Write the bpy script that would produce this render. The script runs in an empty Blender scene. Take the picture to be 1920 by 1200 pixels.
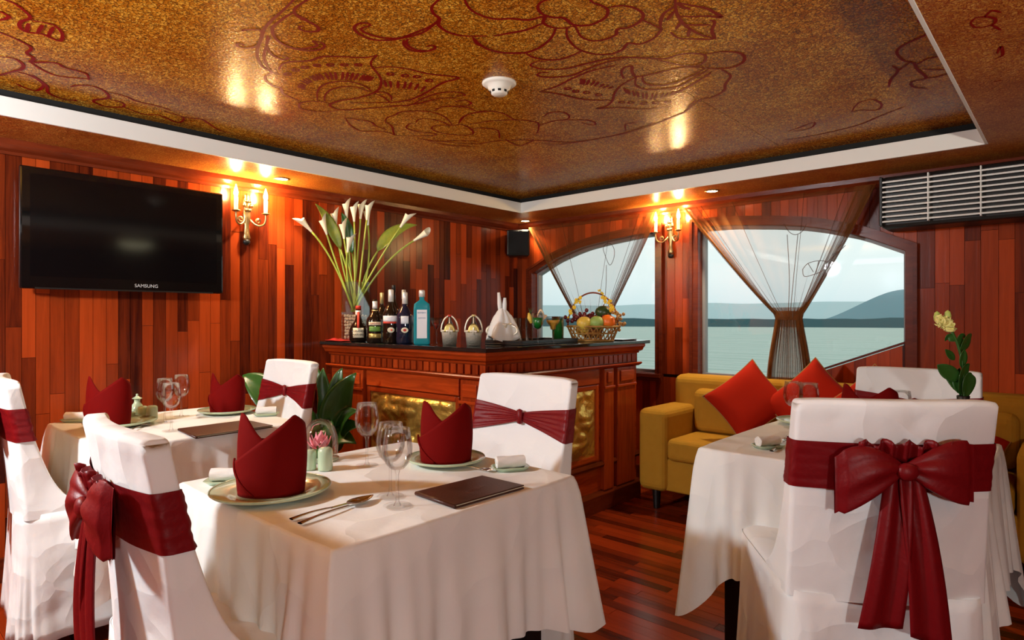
import bpy, bmesh, math, random
from mathutils import Vector, Matrix, noise
R = math.radians
rnd = random.Random(7)
SC = bpy.context.scene
COL = SC.collection

# ------------------------------------------------------------------ camera, world, light
F, CX, HY, CH, TH = 1180.0, 960.0, 596.0, 1.2, R(41.96)
cam_d = bpy.data.cameras.new('camera'); cam = bpy.data.objects.new('camera', cam_d); COL.objects.link(cam)
cam.location = (0, 0, CH); cam.rotation_euler = (R(90), 0, TH)
cam_d.sensor_width = 36; cam_d.lens = 36 * F / 1920; cam_d.shift_y = (HY - 600) / 1920
cam_d.clip_start = .03; cam_d.clip_end = 6000
SC.camera = cam
SC.view_settings.view_transform = 'Standard'; SC.view_settings.look = 'None'
SC.view_settings.exposure = 0.0; SC.view_settings.gamma = 1; SC.view_settings.use_curve_mapping = False

w = bpy.data.worlds.new('dusk_sky'); SC.world = w; w.use_nodes = True
nt = w.node_tree; nt.nodes.clear()
wo = nt.nodes.new('ShaderNodeOutputWorld'); wb = nt.nodes.new('ShaderNodeBackground')
wt = nt.nodes.new('ShaderNodeTexCoord'); ws = nt.nodes.new('ShaderNodeSeparateXYZ'); wr = nt.nodes.new('ShaderNodeValToRGB')
wm = nt.nodes.new('ShaderNodeMath'); wm.operation = 'MULTIPLY_ADD'; wm.inputs[1].default_value = .5; wm.inputs[2].default_value = .5
nt.links.new(wt.outputs['Generated'], ws.inputs[0]); nt.links.new(ws.outputs['Z'], wm.inputs[0])
nt.links.new(wm.outputs[0], wr.inputs[0]); nt.links.new(wr.outputs[0], wb.inputs[0]); nt.links.new(wb.outputs[0], wo.inputs[0])
cr = wr.color_ramp
cr.elements[0].position = .49; cr.elements[0].color = (.42, .55, .58, 1)
cr.elements[1].position = .62; cr.elements[1].color = (.72, .76, .70, 1)
e = cr.elements.new(.53); e.color = (.60, .68, .67, 1)
wb.inputs[1].default_value = 1.55

def lamp(name, kind, loc, energy, color, size=.2, aim=None, spot=None, blend=.4):
    d = bpy.data.lights.new(name, kind); o = bpy.data.objects.new(name, d); COL.objects.link(o)
    o.location = loc; d.energy = energy; d.color = color
    if kind == 'AREA': d.size = size
    else: d.shadow_soft_size = size
    if kind == 'SPOT': d.spot_size = R(spot); d.spot_blend = blend
    if aim is not None:
        o.rotation_euler = (Vector(aim) - Vector(loc)).to_track_quat('-Z', 'Y').to_euler()
    return o
lamp('unseen_strobe_light', 'POINT', (-2.45, -.75, 1.86), 200, (.87, .95, 1.0), .09)  # unseen key strobe left of the camera, not a fitting of the saloon
lamp('unseen_strobe_light', 'POINT', (1.3, -.6, 1.2), 74, (.92, .98, .96), .08)  # second unseen strobe, low on the right, fills the near fronts
lamp('added_ceiling_fill_light', 'SPOT', (1.4, -.3, 1.05), 230, (1, .93, .82), .06, (1.4 - .72*3, -.3 + .69*3, 1.05 + 1.9), 74, .5)  # unseen spot added to brighten the ceiling and shape its right-hand shadow

# ------------------------------------------------------------------ pixel helpers
FW = Vector((-math.sin(TH), math.cos(TH), 0)); RT = Vector((math.cos(TH), math.sin(TH), 0)); UP = Vector((0, 0, 1))
EYE = Vector((0, 0, CH))
def ray(px, py): return FW + RT * ((px - CX) / F) + UP * ((HY - py) / F)
def onz(px, py, z): r = ray(px, py); return EYE + r * ((z - CH) / r.z)
def onx(px, py, x): r = ray(px, py); return EYE + r * (x / r.x)
def ony(px, py, y): r = ray(px, py); return EYE + r * (y / r.y)
def atd(px, py, d): return EYE + ray(px, py) * d
def project(p):
    v = Vector(p) - EYE; d = v.dot(FW)
    return (CX + F * v.dot(RT) / d, HY - F * v.z / d, d) if d > .05 else None

# ------------------------------------------------------------------ materials
def newmat(name):
    m = bpy.data.materials.new(name); m.use_nodes = True
    n = m.node_tree.nodes; b = n['Principled BSDF']
    return m, m.node_tree, n, m.node_tree.links, b
def mat(name, col, rough=.5, metal=0., coat=0., bump=None, vary=None, trans=0., ior=1.45, emit=None, sheen=0., spec=None, crumple=None):
    m, t, n, l, b = newmat(name)
    b.inputs['Base Color'].default_value = (*col, 1); b.inputs['Roughness'].default_value = rough
    b.inputs['Metallic'].default_value = metal; b.inputs['Coat Weight'].default_value = coat
    b.inputs['Transmission Weight'].default_value = trans; b.inputs['IOR'].default_value = ior
    if sheen: b.inputs['Sheen Weight'].default_value = sheen
    if spec is not None: b.inputs['Specular IOR Level'].default_value = spec
    if emit: b.inputs['Emission Color'].default_value = (*emit[0], 1); b.inputs['Emission Strength'].default_value = emit[1]
    g = n.new('ShaderNodeNewGeometry')
    if vary:                                   # (scale, second colour)
        x = n.new('ShaderNodeTexNoise'); x.inputs['Scale'].default_value = vary[0]; x.inputs['Detail'].default_value = 4
        l.new(g.outputs['Position'], x.inputs['Vector'])
        k = n.new('ShaderNodeMix'); k.data_type = 'RGBA'; k.inputs[6].default_value = (*col, 1); k.inputs[7].default_value = (*vary[1], 1)
        l.new(x.outputs[0], k.inputs[0]); l.new(k.outputs[2], b.inputs['Base Color'])
    if crumple:                                # facets of creased cloth
        wn = n.new('ShaderNodeTexNoise'); wn.inputs['Scale'].default_value = 4; l.new(g.outputs['Position'], wn.inputs['Vector'])
        wa = n.new('ShaderNodeVectorMath'); wa.operation = 'MULTIPLY_ADD'; wa.inputs[1].default_value = (.22,) * 3
        l.new(wn.outputs['Color'], wa.inputs[0]); l.new(g.outputs['Position'], wa.inputs[2])
        vo = n.new('ShaderNodeTexVoronoi'); vo.inputs['Scale'].default_value = crumple[0]; l.new(wa.outputs[0], vo.inputs['Vector'])
        cb = n.new('ShaderNodeBump'); cb.inputs['Strength'].default_value = crumple[1]; cb.inputs['Distance'].default_value = crumple[2]
        l.new(vo.outputs['Distance'], cb.inputs['Height'])
    if bump:                                   # list of (scale, strength, distance)
        prev = cb if crumple else None
        for sc, st, di in bump:
            x = n.new('ShaderNodeTexNoise'); x.inputs['Scale'].default_value = sc; x.inputs['Detail'].default_value = 3
            l.new(g.outputs['Position'], x.inputs['Vector'])
            u = n.new('ShaderNodeBump'); u.inputs['Strength'].default_value = st; u.inputs['Distance'].default_value = di
            l.new(x.outputs[0], u.inputs['Height'])
            if prev: l.new(prev.outputs[0], u.inputs['Normal'])
            prev = u
        l.new(prev.outputs[0], b.inputs['Normal'])
    return m
def wood(name, dark, light, stretch, rough=.24, coat=.0, per='object', amount=.78):
    m, t, n, l, b = newmat(name)
    g = n.new('ShaderNodeNewGeometry'); oi = n.new('ShaderNodeObjectInfo')
    rv = oi.outputs['Random'] if per == 'object' else g.outputs['Random Per Island']
    mp = n.new('ShaderNodeMapping'); mp.inputs['Scale'].default_value = stretch
    off = n.new('ShaderNodeVectorMath'); off.operation = 'MULTIPLY_ADD'; off.inputs[1].default_value = (13, 17, 11)
    cb = n.new('ShaderNodeCombineXYZ')
    for i in range(3): l.new(rv, cb.inputs[i])
    l.new(cb.outputs[0], off.inputs[0]); l.new(g.outputs['Position'], off.inputs[2]); l.new(off.outputs[0], mp.inputs[0])
    x = n.new('ShaderNodeTexNoise'); x.inputs['Scale'].default_value = 1; x.inputs['Detail'].default_value = 5; x.inputs['Roughness'].default_value = .62
    x.inputs['Distortion'].default_value = .8
    l.new(mp.outputs[0], x.inputs['Vector'])
    a = n.new('ShaderNodeMath'); a.operation = 'MULTIPLY'; a.inputs[1].default_value = amount; l.new(rv, a.inputs[0])
    c = n.new('ShaderNodeMath'); c.operation = 'MULTIPLY_ADD'; c.inputs[1].default_value = 1.5 * (1 - amount) + .25
    l.new(x.outputs[0], c.inputs[0]); l.new(a.outputs[0], c.inputs[2])
    d = n.new('ShaderNodeMath'); d.operation = 'SUBTRACT'; d.inputs[1].default_value = .2; l.new(c.outputs[0], d.inputs[0])
    r = n.new('ShaderNodeValToRGB'); r.color_ramp.elements[0].color = (*dark, 1); r.color_ramp.elements[1].color = (*light, 1)
    r.color_ramp.elements[0].position = .05; r.color_ramp.elements[1].position = .95
    l.new(d.outputs[0], r.inputs[0]); l.new(r.outputs[0], b.inputs['Base Color'])
    u = n.new('ShaderNodeBump'); u.inputs['Strength'].default_value = .12; u.inputs['Distance'].default_value = .004
    l.new(x.outputs[0], u.inputs['Height']); l.new(u.outputs[0], b.inputs['Normal'])
    b.inputs['Roughness'].default_value = rough; b.inputs['Coat Weight'].default_value = coat*.4; b.inputs['Coat Roughness'].default_value = .12; b.inputs['Specular IOR Level'].default_value = .28
    return m
def mosaic(name, cols, rough=.22, scale=95, red=False):
    m, t, n, l, b = newmat(name)
    g = n.new('ShaderNodeNewGeometry')
    wrp = n.new('ShaderNodeTexNoise'); wrp.inputs['Scale'].default_value = 60; l.new(g.outputs['Position'], wrp.inputs['Vector'])
    ad = n.new('ShaderNodeVectorMath'); ad.operation = 'MULTIPLY_ADD'; ad.inputs[1].default_value = (.018,) * 3
    l.new(wrp.outputs['Color'], ad.inputs[0]); l.new(g.outputs['Position'], ad.inputs[2])
    v = n.new('ShaderNodeTexVoronoi'); v.inputs['Scale'].default_value = scale; l.new(ad.outputs[0], v.inputs['Vector'])
    ve = n.new('ShaderNodeTexVoronoi'); ve.feature = 'DISTANCE_TO_EDGE'; ve.inputs['Scale'].default_value = scale; l.new(ad.outputs[0], ve.inputs['Vector'])
    sp = n.new('ShaderNodeSeparateColor'); l.new(v.outputs['Color'], sp.inputs[0])
    r = n.new('ShaderNodeValToRGB'); r.color_ramp.elements[0].color = (*cols[0], 1); r.color_ramp.elements[1].color = (*cols[2], 1)
    e = r.color_ramp.elements.new(.5); e.color = (*cols[1], 1)
    l.new(sp.outputs[0], r.inputs[0])
    st = n.new('ShaderNodeMapRange'); st.inputs[1].default_value = .02; st.inputs[2].default_value = .16; l.new(ve.outputs['Distance'], st.inputs[0])
    k = n.new('ShaderNodeMix'); k.data_type = 'RGBA'; k.inputs[6].default_value = (.14, .045, .008, 1) if not red else (.25, .03, .012, 1)
    l.new(st.outputs[0], k.inputs[0]); l.new(r.outputs[0], k.inputs[7])
    big = n.new('ShaderNodeTexNoise'); big.inputs['Scale'].default_value = 3.5; big.inputs['Detail'].default_value = 3; l.new(g.outputs['Position'], big.inputs['Vector'])
    k2 = n.new('ShaderNodeMix'); k2.data_type = 'RGBA'; k2.blend_type = 'MULTIPLY'; k2.inputs[7].default_value = (.72, .52, .34, 1)
    mr = n.new('ShaderNodeMapRange'); mr.inputs[1].default_value = .38; mr.inputs[2].default_value = .72; l.new(big.outputs[0], mr.inputs[0])
    l.new(mr.outputs[0], k2.inputs[0]); l.new(k.outputs[2], k2.inputs[6]); l.new(k2.outputs[2], b.inputs['Base Color'])
    u = n.new('ShaderNodeBump'); u.inputs['Strength'].default_value = .22; u.inputs['Distance'].default_value = .003
    l.new(v.outputs['Distance'], u.inputs['Height']); l.new(u.outputs[0], b.inputs['Normal'])
    b.inputs['Roughness'].default_value = rough; b.inputs['IOR'].default_value = 1.2
    return m
def clear(name, tint=(1, 1, 1), base=.04, gloss=.5):
    m, t, n, l, b = newmat(name); n.remove(b)
    tr = n.new('ShaderNodeBsdfTransparent'); tr.inputs[0].default_value = (*tint, 1)
    gl = n.new('ShaderNodeBsdfGlossy'); gl.inputs['Roughness'].default_value = .02
    fr = n.new('ShaderNodeFresnel'); fr.inputs[0].default_value = 1.45
    ma = n.new('ShaderNodeMath'); ma.operation = 'MULTIPLY_ADD'; ma.inputs[1].default_value = gloss; ma.inputs[2].default_value = base; ma.use_clamp = True
    mx = n.new('ShaderNodeMixShader'); l.new(fr.outputs[0], ma.inputs[0]); l.new(ma.outputs[0], mx.inputs[0])
    l.new(tr.outputs[0], mx.inputs[1]); l.new(gl.outputs[0], mx.inputs[2]); l.new(mx.outputs[0], n['Material Output'].inputs[0])
    return m
def sheer(name, col, opacity):
    m, t, n, l, b = newmat(name); n.remove(b)
    tr = n.new('ShaderNodeBsdfTransparent'); df = n.new('ShaderNodeBsdfDiffuse'); df.inputs[0].default_value = (*col, 1)
    tl = n.new('ShaderNodeBsdfTranslucent'); tl.inputs[0].default_value = (*col, 1)
    m1 = n.new('ShaderNodeMixShader'); m1.inputs[0].default_value = .5; l.new(df.outputs[0], m1.inputs[1]); l.new(tl.outputs[0], m1.inputs[2])
    mx = n.new('ShaderNodeMixShader'); mx.inputs[0].default_value = opacity; l.new(tr.outputs[0], mx.inputs[1]); l.new(m1.outputs[0], mx.inputs[2])
    l.new(mx.outputs[0], n['Material Output'].inputs[0])
    return m

WD, WL = (.04, .0045, .002), (.50, .066, .010)
M = dict(
    wall=wood('wall_plank_wood', WD, WL, (38, 38, 2.2)),
    wallh=wood('bar_wood', (.12, .012, .003), (.48, .060, .008), (4, 4, 38), rough=.26, amount=.25),
    wallv=wood('bar_wood_upright', (.12, .012, .003), (.50, .066, .009), (40, 40, 3), rough=.26, amount=.45),
    trim=wood('trim_wood', (.06, .008, .003), (.17, .026, .007), (5, 5, 40), rough=.24, amount=.2),
    floor=wood('floor_plank_wood', (.03, .0035, .0015), (.36, .042, .007), (2.4, 40, 40), rough=.2, coat=.0),
    floors=wood('floor_plank_wood_far', (.03, .0035, .0015), (.36, .042, .007), (2.4, 40, 40), rough=.2, coat=.0, per='island'),
    backing=mat('joint_dark', (.018, .004, .002), .7),
    ceil=mosaic('gold_mosaic', [(.48, .15, .006), (.72, .29, .016), (.92, .52, .06)], rough=.24),
    soffit=mosaic('gold_mosaic_red', [(.42, .13, .02), (.55, .23, .035), (.68, .36, .08)], red=True, scale=120, rough=.3),
    orn=mat('red_ornament_paint', (.23, .003, .0025), .5, spec=.1),
    white=mat('white_paint', (.78, .76, .70), .5),
    black=mat('black_paint', (.006, .005, .004), .8),
    cloth=mat('white_cotton', (.84, .86, .84), .85, spec=.2, crumple=(5.5, .42, .035), bump=[(38, .16, .005), (420, .1, .001)]),
    cover=mat('chair_cover_cotton', (.84, .86, .86), .85, spec=.2, crumple=(7, .5, .028), bump=[(45, .2, .005), (380, .1, .001)]),
    satin=mat('red_satin', (.17, .0025, .005), .44, spec=.3, bump=[(70, .25, .004)]),
    napkin=mat('red_napkin', (.15, .002, .0015), .8, spec=.1, bump=[(500, .15, .001)]),
    celadon=mat('celadon_glaze', (.46, .60, .42), .12, coat=.5),
    plate=mat('plate_glaze', (.55, .60, .38), .14, coat=.4),
    towel=mat('terry_towel', (.85, .85, .82), .95, bump=[(600, .5, .002)]),
    steel=mat('steel', (.62, .58, .52), .16, 1),
    silver=mat('silver', (.90, .85, .70), .32, .5, bump=[(160, .5, .004)]),
    gold=mat('gold_relief', (.74, .50, .11), .32, .8, bump=[(45, .5, .01)]),
    brass=mat('aged_brass', (.50, .36, .16), .32, 1, bump=[(150, .4, .003)]),
    candle=mat('candle_sleeve', (.9, .8, .55), .5, emit=((1, .75, .35), 1.2)),
    flame=mat('flame_bulb', (1, .8, .5), .4, emit=((1, .62, .24), 1300)),
    down=mat('downlight_bulb', (1, .9, .7), .4, emit=((1, .80, .5), 60)),
    menu=mat('brown_leather', (.055, .014, .007), .42, bump=[(180, .35, .002)]),
    menut=mat('menu_emboss', (.10, .032, .018), .35),
    granite=mat('black_granite', (.012, .011, .010), .08, coat=.5),
    sofa=mat('mustard_upholstery', (.52, .27, .028), .85, spec=.15, bump=[(300, .25, .002), (14, .2, .01)], vary=(20, (.44, .22, .02))),
    pillow=mat('red_pillow', (.42, .016, .004), .85, spec=.12, bump=[(450, .2, .001), (12, .2, .01)]),
    pillowt=mat('pillow_piping', (.34, .17, .04), .7),
    tv=mat('tv_gloss', (.004, .004, .004), .06, coat=.6),
    tvs=mat('tv_screen', (.003, .003, .0035), .09),
    tvt=mat('tv_lettering', (.55, .55, .55), .4),
    dark=mat('dark_plastic', (.012, .011, .010), .38),
    slat=mat('grey_slat', (.80, .80, .74), .35, coat=.2),
    plastic=mat('white_plastic', (.80, .77, .68), .4),
    glass=clear('clear_glass', (.995, .995, .995), .012, .45),
    pane=clear('window_glass', (.96, .98, .98), .015, .75),
    vase=clear('vase_glass', (.96, .98, .96), .02, .35),
    drinkg=mat('green_liquor', (.01, .22, .03), .1, trans=.35), drinky=mat('yellow_cocktail', (.75, .42, .06), .3),
    drinkr=mat('red_cocktail', (.16, .012, .005), .1), juice=mat('pale_straw', (.82, .62, .40), .6),
    leaf=mat('leaf_green', (.035, .13, .018), .35, coat=.2, vary=(30, (.02, .08, .012))),
    leafy=mat('yellow_leaf', (.30, .33, .045), .4, vary=(25, (.05, .13, .02))),
    stem=mat('pale_stem', (.34, .42, .06), .4), lily=mat('calla_white', (.86, .84, .66), .5),
    pebble=mat('pebble', (.72, .60, .47), .6, vary=(60, (.5, .28, .2))),
    rose=mat('pale_yellow_rose', (.80, .74, .26), .6), bud=mat('green_bud', (.45, .55, .12), .5),
    pink=mat('pink_petal', (.85, .30, .36), .6),
    grape=mat('red_grape', (.12, .012, .016), .25), mango=mat('dark_mango', (.03, .055, .012), .35),
    orange=mat('orange_peel', (.80, .16, .012), .4, bump=[(250, .3, .002)]), lemon=mat('yellow_fruit', (.72, .48, .07), .4),
    apple=mat('custard_apple', (.30, .42, .10), .5), longan=mat('longan_skin', (.38, .19, .05), .6),
    wicker=mat('gold_wicker', (.42, .22, .05), .5, bump=[(220, .5, .003)]), wickr=mat('red_wicker', (.22, .045, .02), .5),
    yel=mat('yellow_orchid', (.85, .55, .02), .5), redcl=mat('red_cloth', (.40, .012, .008), .7),
    botd=mat('dark_bottle', (.010, .006, .004), .06, coat=.5), botb=mat('blue_bottle', (.02, .42, .50), .08, trans=.45, coat=.3),
    botn=mat('navy_bottle', (.008, .012, .03), .06, coat=.5), bota=mat('amber_bottle', (.09, .02, .004), .06, coat=.5),
    lab=mat('cream_label', (.78, .70, .50), .6), labw=mat('white_label', (.80, .80, .82), .5), labg=mat('green_picture', (.14, .30, .05), .6),
    labr=mat('red_label', (.55, .04, .02), .5), labgold=mat('gold_label', (.50, .38, .12), .35, .6), foil=mat('foil_white', (.78, .77, .72), .35, .3),
    foilg=mat('foil_gold', (.70, .55, .24), .35, .5), ink=mat('label_ink', (.03, .02, .02), .6), inkb=mat('label_blue_ink', (.03, .12, .28), .6),
    alu=mat('grey_frame', (.26, .25, .25), .4), curtain=sheer('sheer_organza', (.38, .15, .045), .30),
    hem=sheer('sheer_hem', (.26, .10, .035), .6),
    sea=mat('sea_water', (.24, .35, .32), .35, spec=.2, bump=[(.9, .35, .3), (.22, .4, .8)]),
    shore=mat('shore_trees', (.05, .10, .115), .95, spec=0), hill=mat('far_hill', (.40, .53, .58), 1, spec=0), hill2=mat('nearer_hill', (.16, .27, .32), 1, spec=0),  # both hill blues carry the distance haze in their colour
    tray=mat('black_tray', (.01, .01, .01), .3), leg=mat('dark_leg', (.008, .005, .004), .4), soil=mat('terracotta_pot', (.12, .035, .018), .6),
)

def ripples(m):
    n, l = m.node_tree.nodes, m.node_tree.links; b = n['Principled BSDF']
    g = n.new('ShaderNodeNewGeometry'); mp = n.new('ShaderNodeMapping'); mp.inputs['Rotation'].default_value = (0, 0, -R(20)); mp.inputs['Scale'].default_value = (.05, .32, 1)
    x = n.new('ShaderNodeTexNoise'); x.inputs['Scale'].default_value = 1; x.inputs['Detail'].default_value = 6
    u = n.new('ShaderNodeBump'); u.inputs['Strength'].default_value = 1; u.inputs['Distance'].default_value = 1.4
    l.new(g.outputs['Position'], mp.inputs[0]); l.new(mp.outputs[0], x.inputs['Vector']); l.new(x.outputs[0], u.inputs['Height']); l.new(u.outputs[0], b.inputs['Normal'])
ripples(M['sea'])

# ------------------------------------------------------------------ mesh helpers
class MB:
    def __init__(s): s.v = []; s.f = []
    def add(s, vs, fs):
        o = len(s.v); s.v += [tuple(p) for p in vs]; s.f += [tuple(i + o for i in f) for f in fs]; return s
    def box(s, x0, x1, y0, y1, z0, z1):
        return s.add([(x0,y0,z0),(x1,y0,z0),(x1,y1,z0),(x0,y1,z0),(x0,y0,z1),(x1,y0,z1),(x1,y1,z1),(x0,y1,z1)],
                     [(0,3,2,1),(4,5,6,7),(0,1,5,4),(1,2,6,5),(2,3,7,6),(3,0,4,7)])
    def prism(s, pts, a, b, axis='y'):         # polygon extruded along an axis
        n = len(pts)
        def P(p, q): return (p[0], q, p[1]) if axis == 'y' else ((p[0], p[1], q) if axis == 'z' else (q, p[0], p[1]))
        vs = [P(p, a) for p in pts] + [P(p, b) for p in pts]
        return s.add(vs, [tuple(range(n))[::-1], tuple(range(n, 2*n))] + [(i, (i+1) % n, n + (i+1) % n, n + i) for i in range(n)])
    def lathe(s, prof, seg=24, c=(0, 0, 0), sx=1, sy=1, cap=False):
        vs = []; n = len(prof)
        for r, z in prof:
            for k in range(seg):
                a = 2 * math.pi * k / seg; vs.append((c[0] + sx * r * math.cos(a), c[1] + sy * r * math.sin(a), c[2] + z))
        fs = [(i*seg+k, i*seg+(k+1) % seg, (i+1)*seg+(k+1) % seg, (i+1)*seg+k) for i in range(n-1) for k in range(seg)]
        if cap: fs += [tuple(range(seg))[::-1], tuple(range((n-1)*seg, n*seg))]
        return s.add(vs, fs)
    def grid(s, fn, nu, nv, wu=False, wv=False):
        vs = [fn(i / (nu if wu else nu - 1), j / (nv if wv else nv - 1)) for i in range(nu) for j in range(nv)]
        fs = [(i*nv+j, ((i+1) % nu)*nv+j, ((i+1) % nu)*nv+(j+1) % nv, i*nv+(j+1) % nv)
              for i in range(nu if wu else nu-1) for j in range(nv if wv else nv-1)]
        return s.add(vs, fs)
    def tube(s, path, r, seg=8, closed=False):
        path = [Vector(p) for p in path]; n = len(path); vs = []
        rr = r if isinstance(r, (list, tuple)) else [r] * n
        t0 = (path[1] - path[0]).normalized()
        u = t0.orthogonal().normalized()
        for i, p in enumerate(path):
            t = (path[(i+1) % n if closed else min(i+1, n-1)] - path[(i-1) % n if closed else max(i-1, 0)])
            t = t.normalized() if t.length > 1e-9 else t0
            u = (u - t * u.dot(t)); u = u.normalized() if u.length > 1e-6 else t.orthogonal().normalized()
            w_ = t.cross(u)
            for k in range(seg):
                a = 2 * math.pi * k / seg; vs.append(p + (u * math.cos(a) + w_ * math.sin(a)) * rr[i])
        m = n if closed else n - 1
        fs = [(i*seg+k, i*seg+(k+1) % seg, ((i+1) % n)*seg+(k+1) % seg, ((i+1) % n)*seg+k) for i in range(m) for k in range(seg)]
        if not closed: fs += [tuple(range(seg))[::-1], tuple(range((n-1)*seg, n*seg))]
        return s.add(vs, fs)
    def ball(s, c, r, sx=1, sy=1, sz=1, seg=14, rings=9):
        return s.lathe([(max(1e-4, r * math.sin(math.pi * i / rings)), -sz * r * math.cos(math.pi * i / rings)) for i in range(rings + 1)], seg, c, sx, sy)
    def build(s, name, m, parent=None, smooth=False, bevel=0, solid=0, sub=0, seg=2):
        me = bpy.data.meshes.new(name); me.from_pydata(s.v, [], s.f); me.update()
        bm = bmesh.new(); bm.from_mesh(me); bmesh.ops.recalc_face_normals(bm, faces=bm.faces); bm.to_mesh(me); bm.free()
        if smooth: me.polygons.foreach_set('use_smooth', [True] * len(me.polygons))
        return link(name, me, m, parent, bevel, solid, sub, seg)
def link(name, me, m, parent=None, bevel=0, solid=0, sub=0, seg=2):
    if m and not me.materials: me.materials.append(m)
    o = bpy.data.objects.new(name, me); COL.objects.link(o); o.parent = parent
    if solid: d = o.modifiers.new('solid', 'SOLIDIFY'); d.thickness = solid; d.offset = 0
    if bevel: d = o.modifiers.new('bevel', 'BEVEL'); d.width = bevel; d.segments = seg; d.limit_method = 'ANGLE'
    if sub: d = o.modifiers.new('sub', 'SUBSURF'); d.levels = sub; d.render_levels = sub
    return o
def tag(o, label, cat, group=None):
    o['label'] = label; o['category'] = cat
    if group: o['group'] = group
    return o
def thing(name, label, cat, loc=(0, 0, 0), rz=0, group=None, scale=1):
    o = bpy.data.objects.new(name, None); COL.objects.link(o); o.empty_display_size = .1
    o.location = loc; o.rotation_euler = (0, 0, rz); o.scale = (scale,) * 3
    return tag(o, label, cat, group)
def struct(o): o['kind'] = 'structure'; return o
def dup(root, label, loc=None, rz=None, scale=None, group=None):
    def cp(o, par):
        c = o.copy(); COL.objects.link(c); c.parent = par
        for ch in kids.get(o.name, []): cp(ch, c)
        return c
    kids = {}
    for o in list(COL.objects):
        if o.parent: kids.setdefault(o.parent.name, []).append(o)
    r = cp(root, None)
    if loc is not None: r.location = loc
    if rz is not None: r.rotation_euler = (0, 0, rz)
    if scale: r.scale = (scale,) * 3
    r['label'] = label
    if group: r['group'] = group
    return r
UNIT = MB().box(-.5, .5, -.5, .5, -.5, .5)
def unit_mesh(name, m):
    me = bpy.data.meshes.new(name); me.from_pydata(UNIT.v, [], UNIT.f); me.materials.append(m); return me
def piece(name, me, parent, x0, x1, y0, y1, z0, z1):
    o = bpy.data.objects.new(name, me); COL.objects.link(o); o.parent = parent
    o.location = ((x0+x1)/2, (y0+y1)/2, (z0+z1)/2); o.scale = (x1-x0, y1-y0, z1-z0); return o
def smooth_path(pts, n=5):
    pts = [Vector(p) for p in pts]; out = []
    for i in range(len(pts) - 1):
        p0, p1, p2, p3 = pts[max(i-1, 0)], pts[i], pts[i+1], pts[min(i+2, len(pts)-1)]
        for k in range(n):
            t = k / n
            out.append(.5 * ((2*p1) + (p2-p0)*t + (2*p0-5*p1+4*p2-p3)*t*t + (3*p1-p0-3*p2+p3)*t**3))
    out.append(pts[-1]); return out
def sstep(a, b, x): t = max(0, min(1, (x-a)/(b-a))); return t*t*(3-2*t)
def text(name, s, size, m, parent, loc, rot, extrude=.0004):
    cu = bpy.data.curves.new(name, 'FONT'); cu.body = s; cu.size = size; cu.align_x = 'CENTER'; cu.align_y = 'CENTER'; cu.extrude = extrude
    tmp = bpy.data.objects.new(name, cu); COL.objects.link(tmp)
    me = bpy.data.meshes.new_from_object(tmp.evaluated_get(bpy.context.evaluated_depsgraph_get()))
    bpy.data.objects.remove(tmp)
    o = link(name, me, m, parent); o.location = loc; o.rotation_euler = rot; return o

# ------------------------------------------------------------------ room shell
XL, YB, XR, YN = -3.64, 4.12, 1.75, -2.6          # left wall, window wall, right wall, wall behind camera
ZS, ZB, ZC = 2.01, 2.085, 2.135                   # soffit, top of white band, ceiling
SXL, SXR, SYB, SYN = -3.2, -.31, 3.66, -2.2       # inner edges of the ceiling recess

wall_left = struct(MB().box(XL-.12, XL-.014, YN, YB+.12, -.02, 2.2).build('wall_left', M['backing']))
MB().box(XL-.02, XL, YN, .42, 0, ZS).build('panelling', M['wall'], wall_left)
pm = unit_mesh('plank', M['wall'])
y = .42
while y < YB - .005:
    wd = min(.052 + rnd.random()*.010, YB - y); z = 0
    first = rnd.uniform(.15, .9)
    while z < 1.965:
        h = min(first if z == 0 else rnd.uniform(.38, 1.15), 1.965 - z)
        if 1.965 - z - h < .15: h = 1.965 - z
        pr = rnd.uniform(0, .0022)
        piece('plank', pm, wall_left, XL-.014, XL+pr, y+.0009, y+wd-.0009, z+.0008, z+h-.0008)
        z += h
    y += wd

# arch of the two windows
ARC = [(0, 1.832), (.35, 1.826), (.64, 1.797), (.82, 1.772), (.94, 1.745), (1.12, 1.692), (1.18, 1.668), (1.38, 1.575), (1.6, 1.45)]
def arch(x):
    o = abs(x + 2.09)
    for (a, za), (b, zb) in zip(ARC, ARC[1:]):
        if o <= b: return za + (zb-za)*(o-a)/(b-a)
    return ARC[-1][1]
WA, WBR, WC_, WD_ = -3.46, -2.285, -1.96, -.717    # window edges
SILL = .795
wb_ = MB().box(XL-.12, XR+.12, YB+.014, YB+.12, -.02, SILL-.03).box(XL-.12, WA, YB+.014, YB+.12, SILL-.03, 2.2)
wb_.box(WBR, WC_, YB+.014, YB+.12, SILL-.03, 2.2).box(WD_, XR+.12, YB+.014, YB+.12, SILL-.03, 2.2)
for a, b in ((WA, WBR), (WC_, WD_)):
    for k in range(24):
        p, q = a + (b-a)*k/24, a + (b-a)*(k+1)/24
        wb_.prism([(p, arch(p)), (q, arch(q)), (q, 2.2), (p, 2.2)], YB+.014, YB+.12)
wall_back = struct(wb_.build('wall_back', M['backing']))
pmb = unit_mesh('plank', M['wall'])
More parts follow.
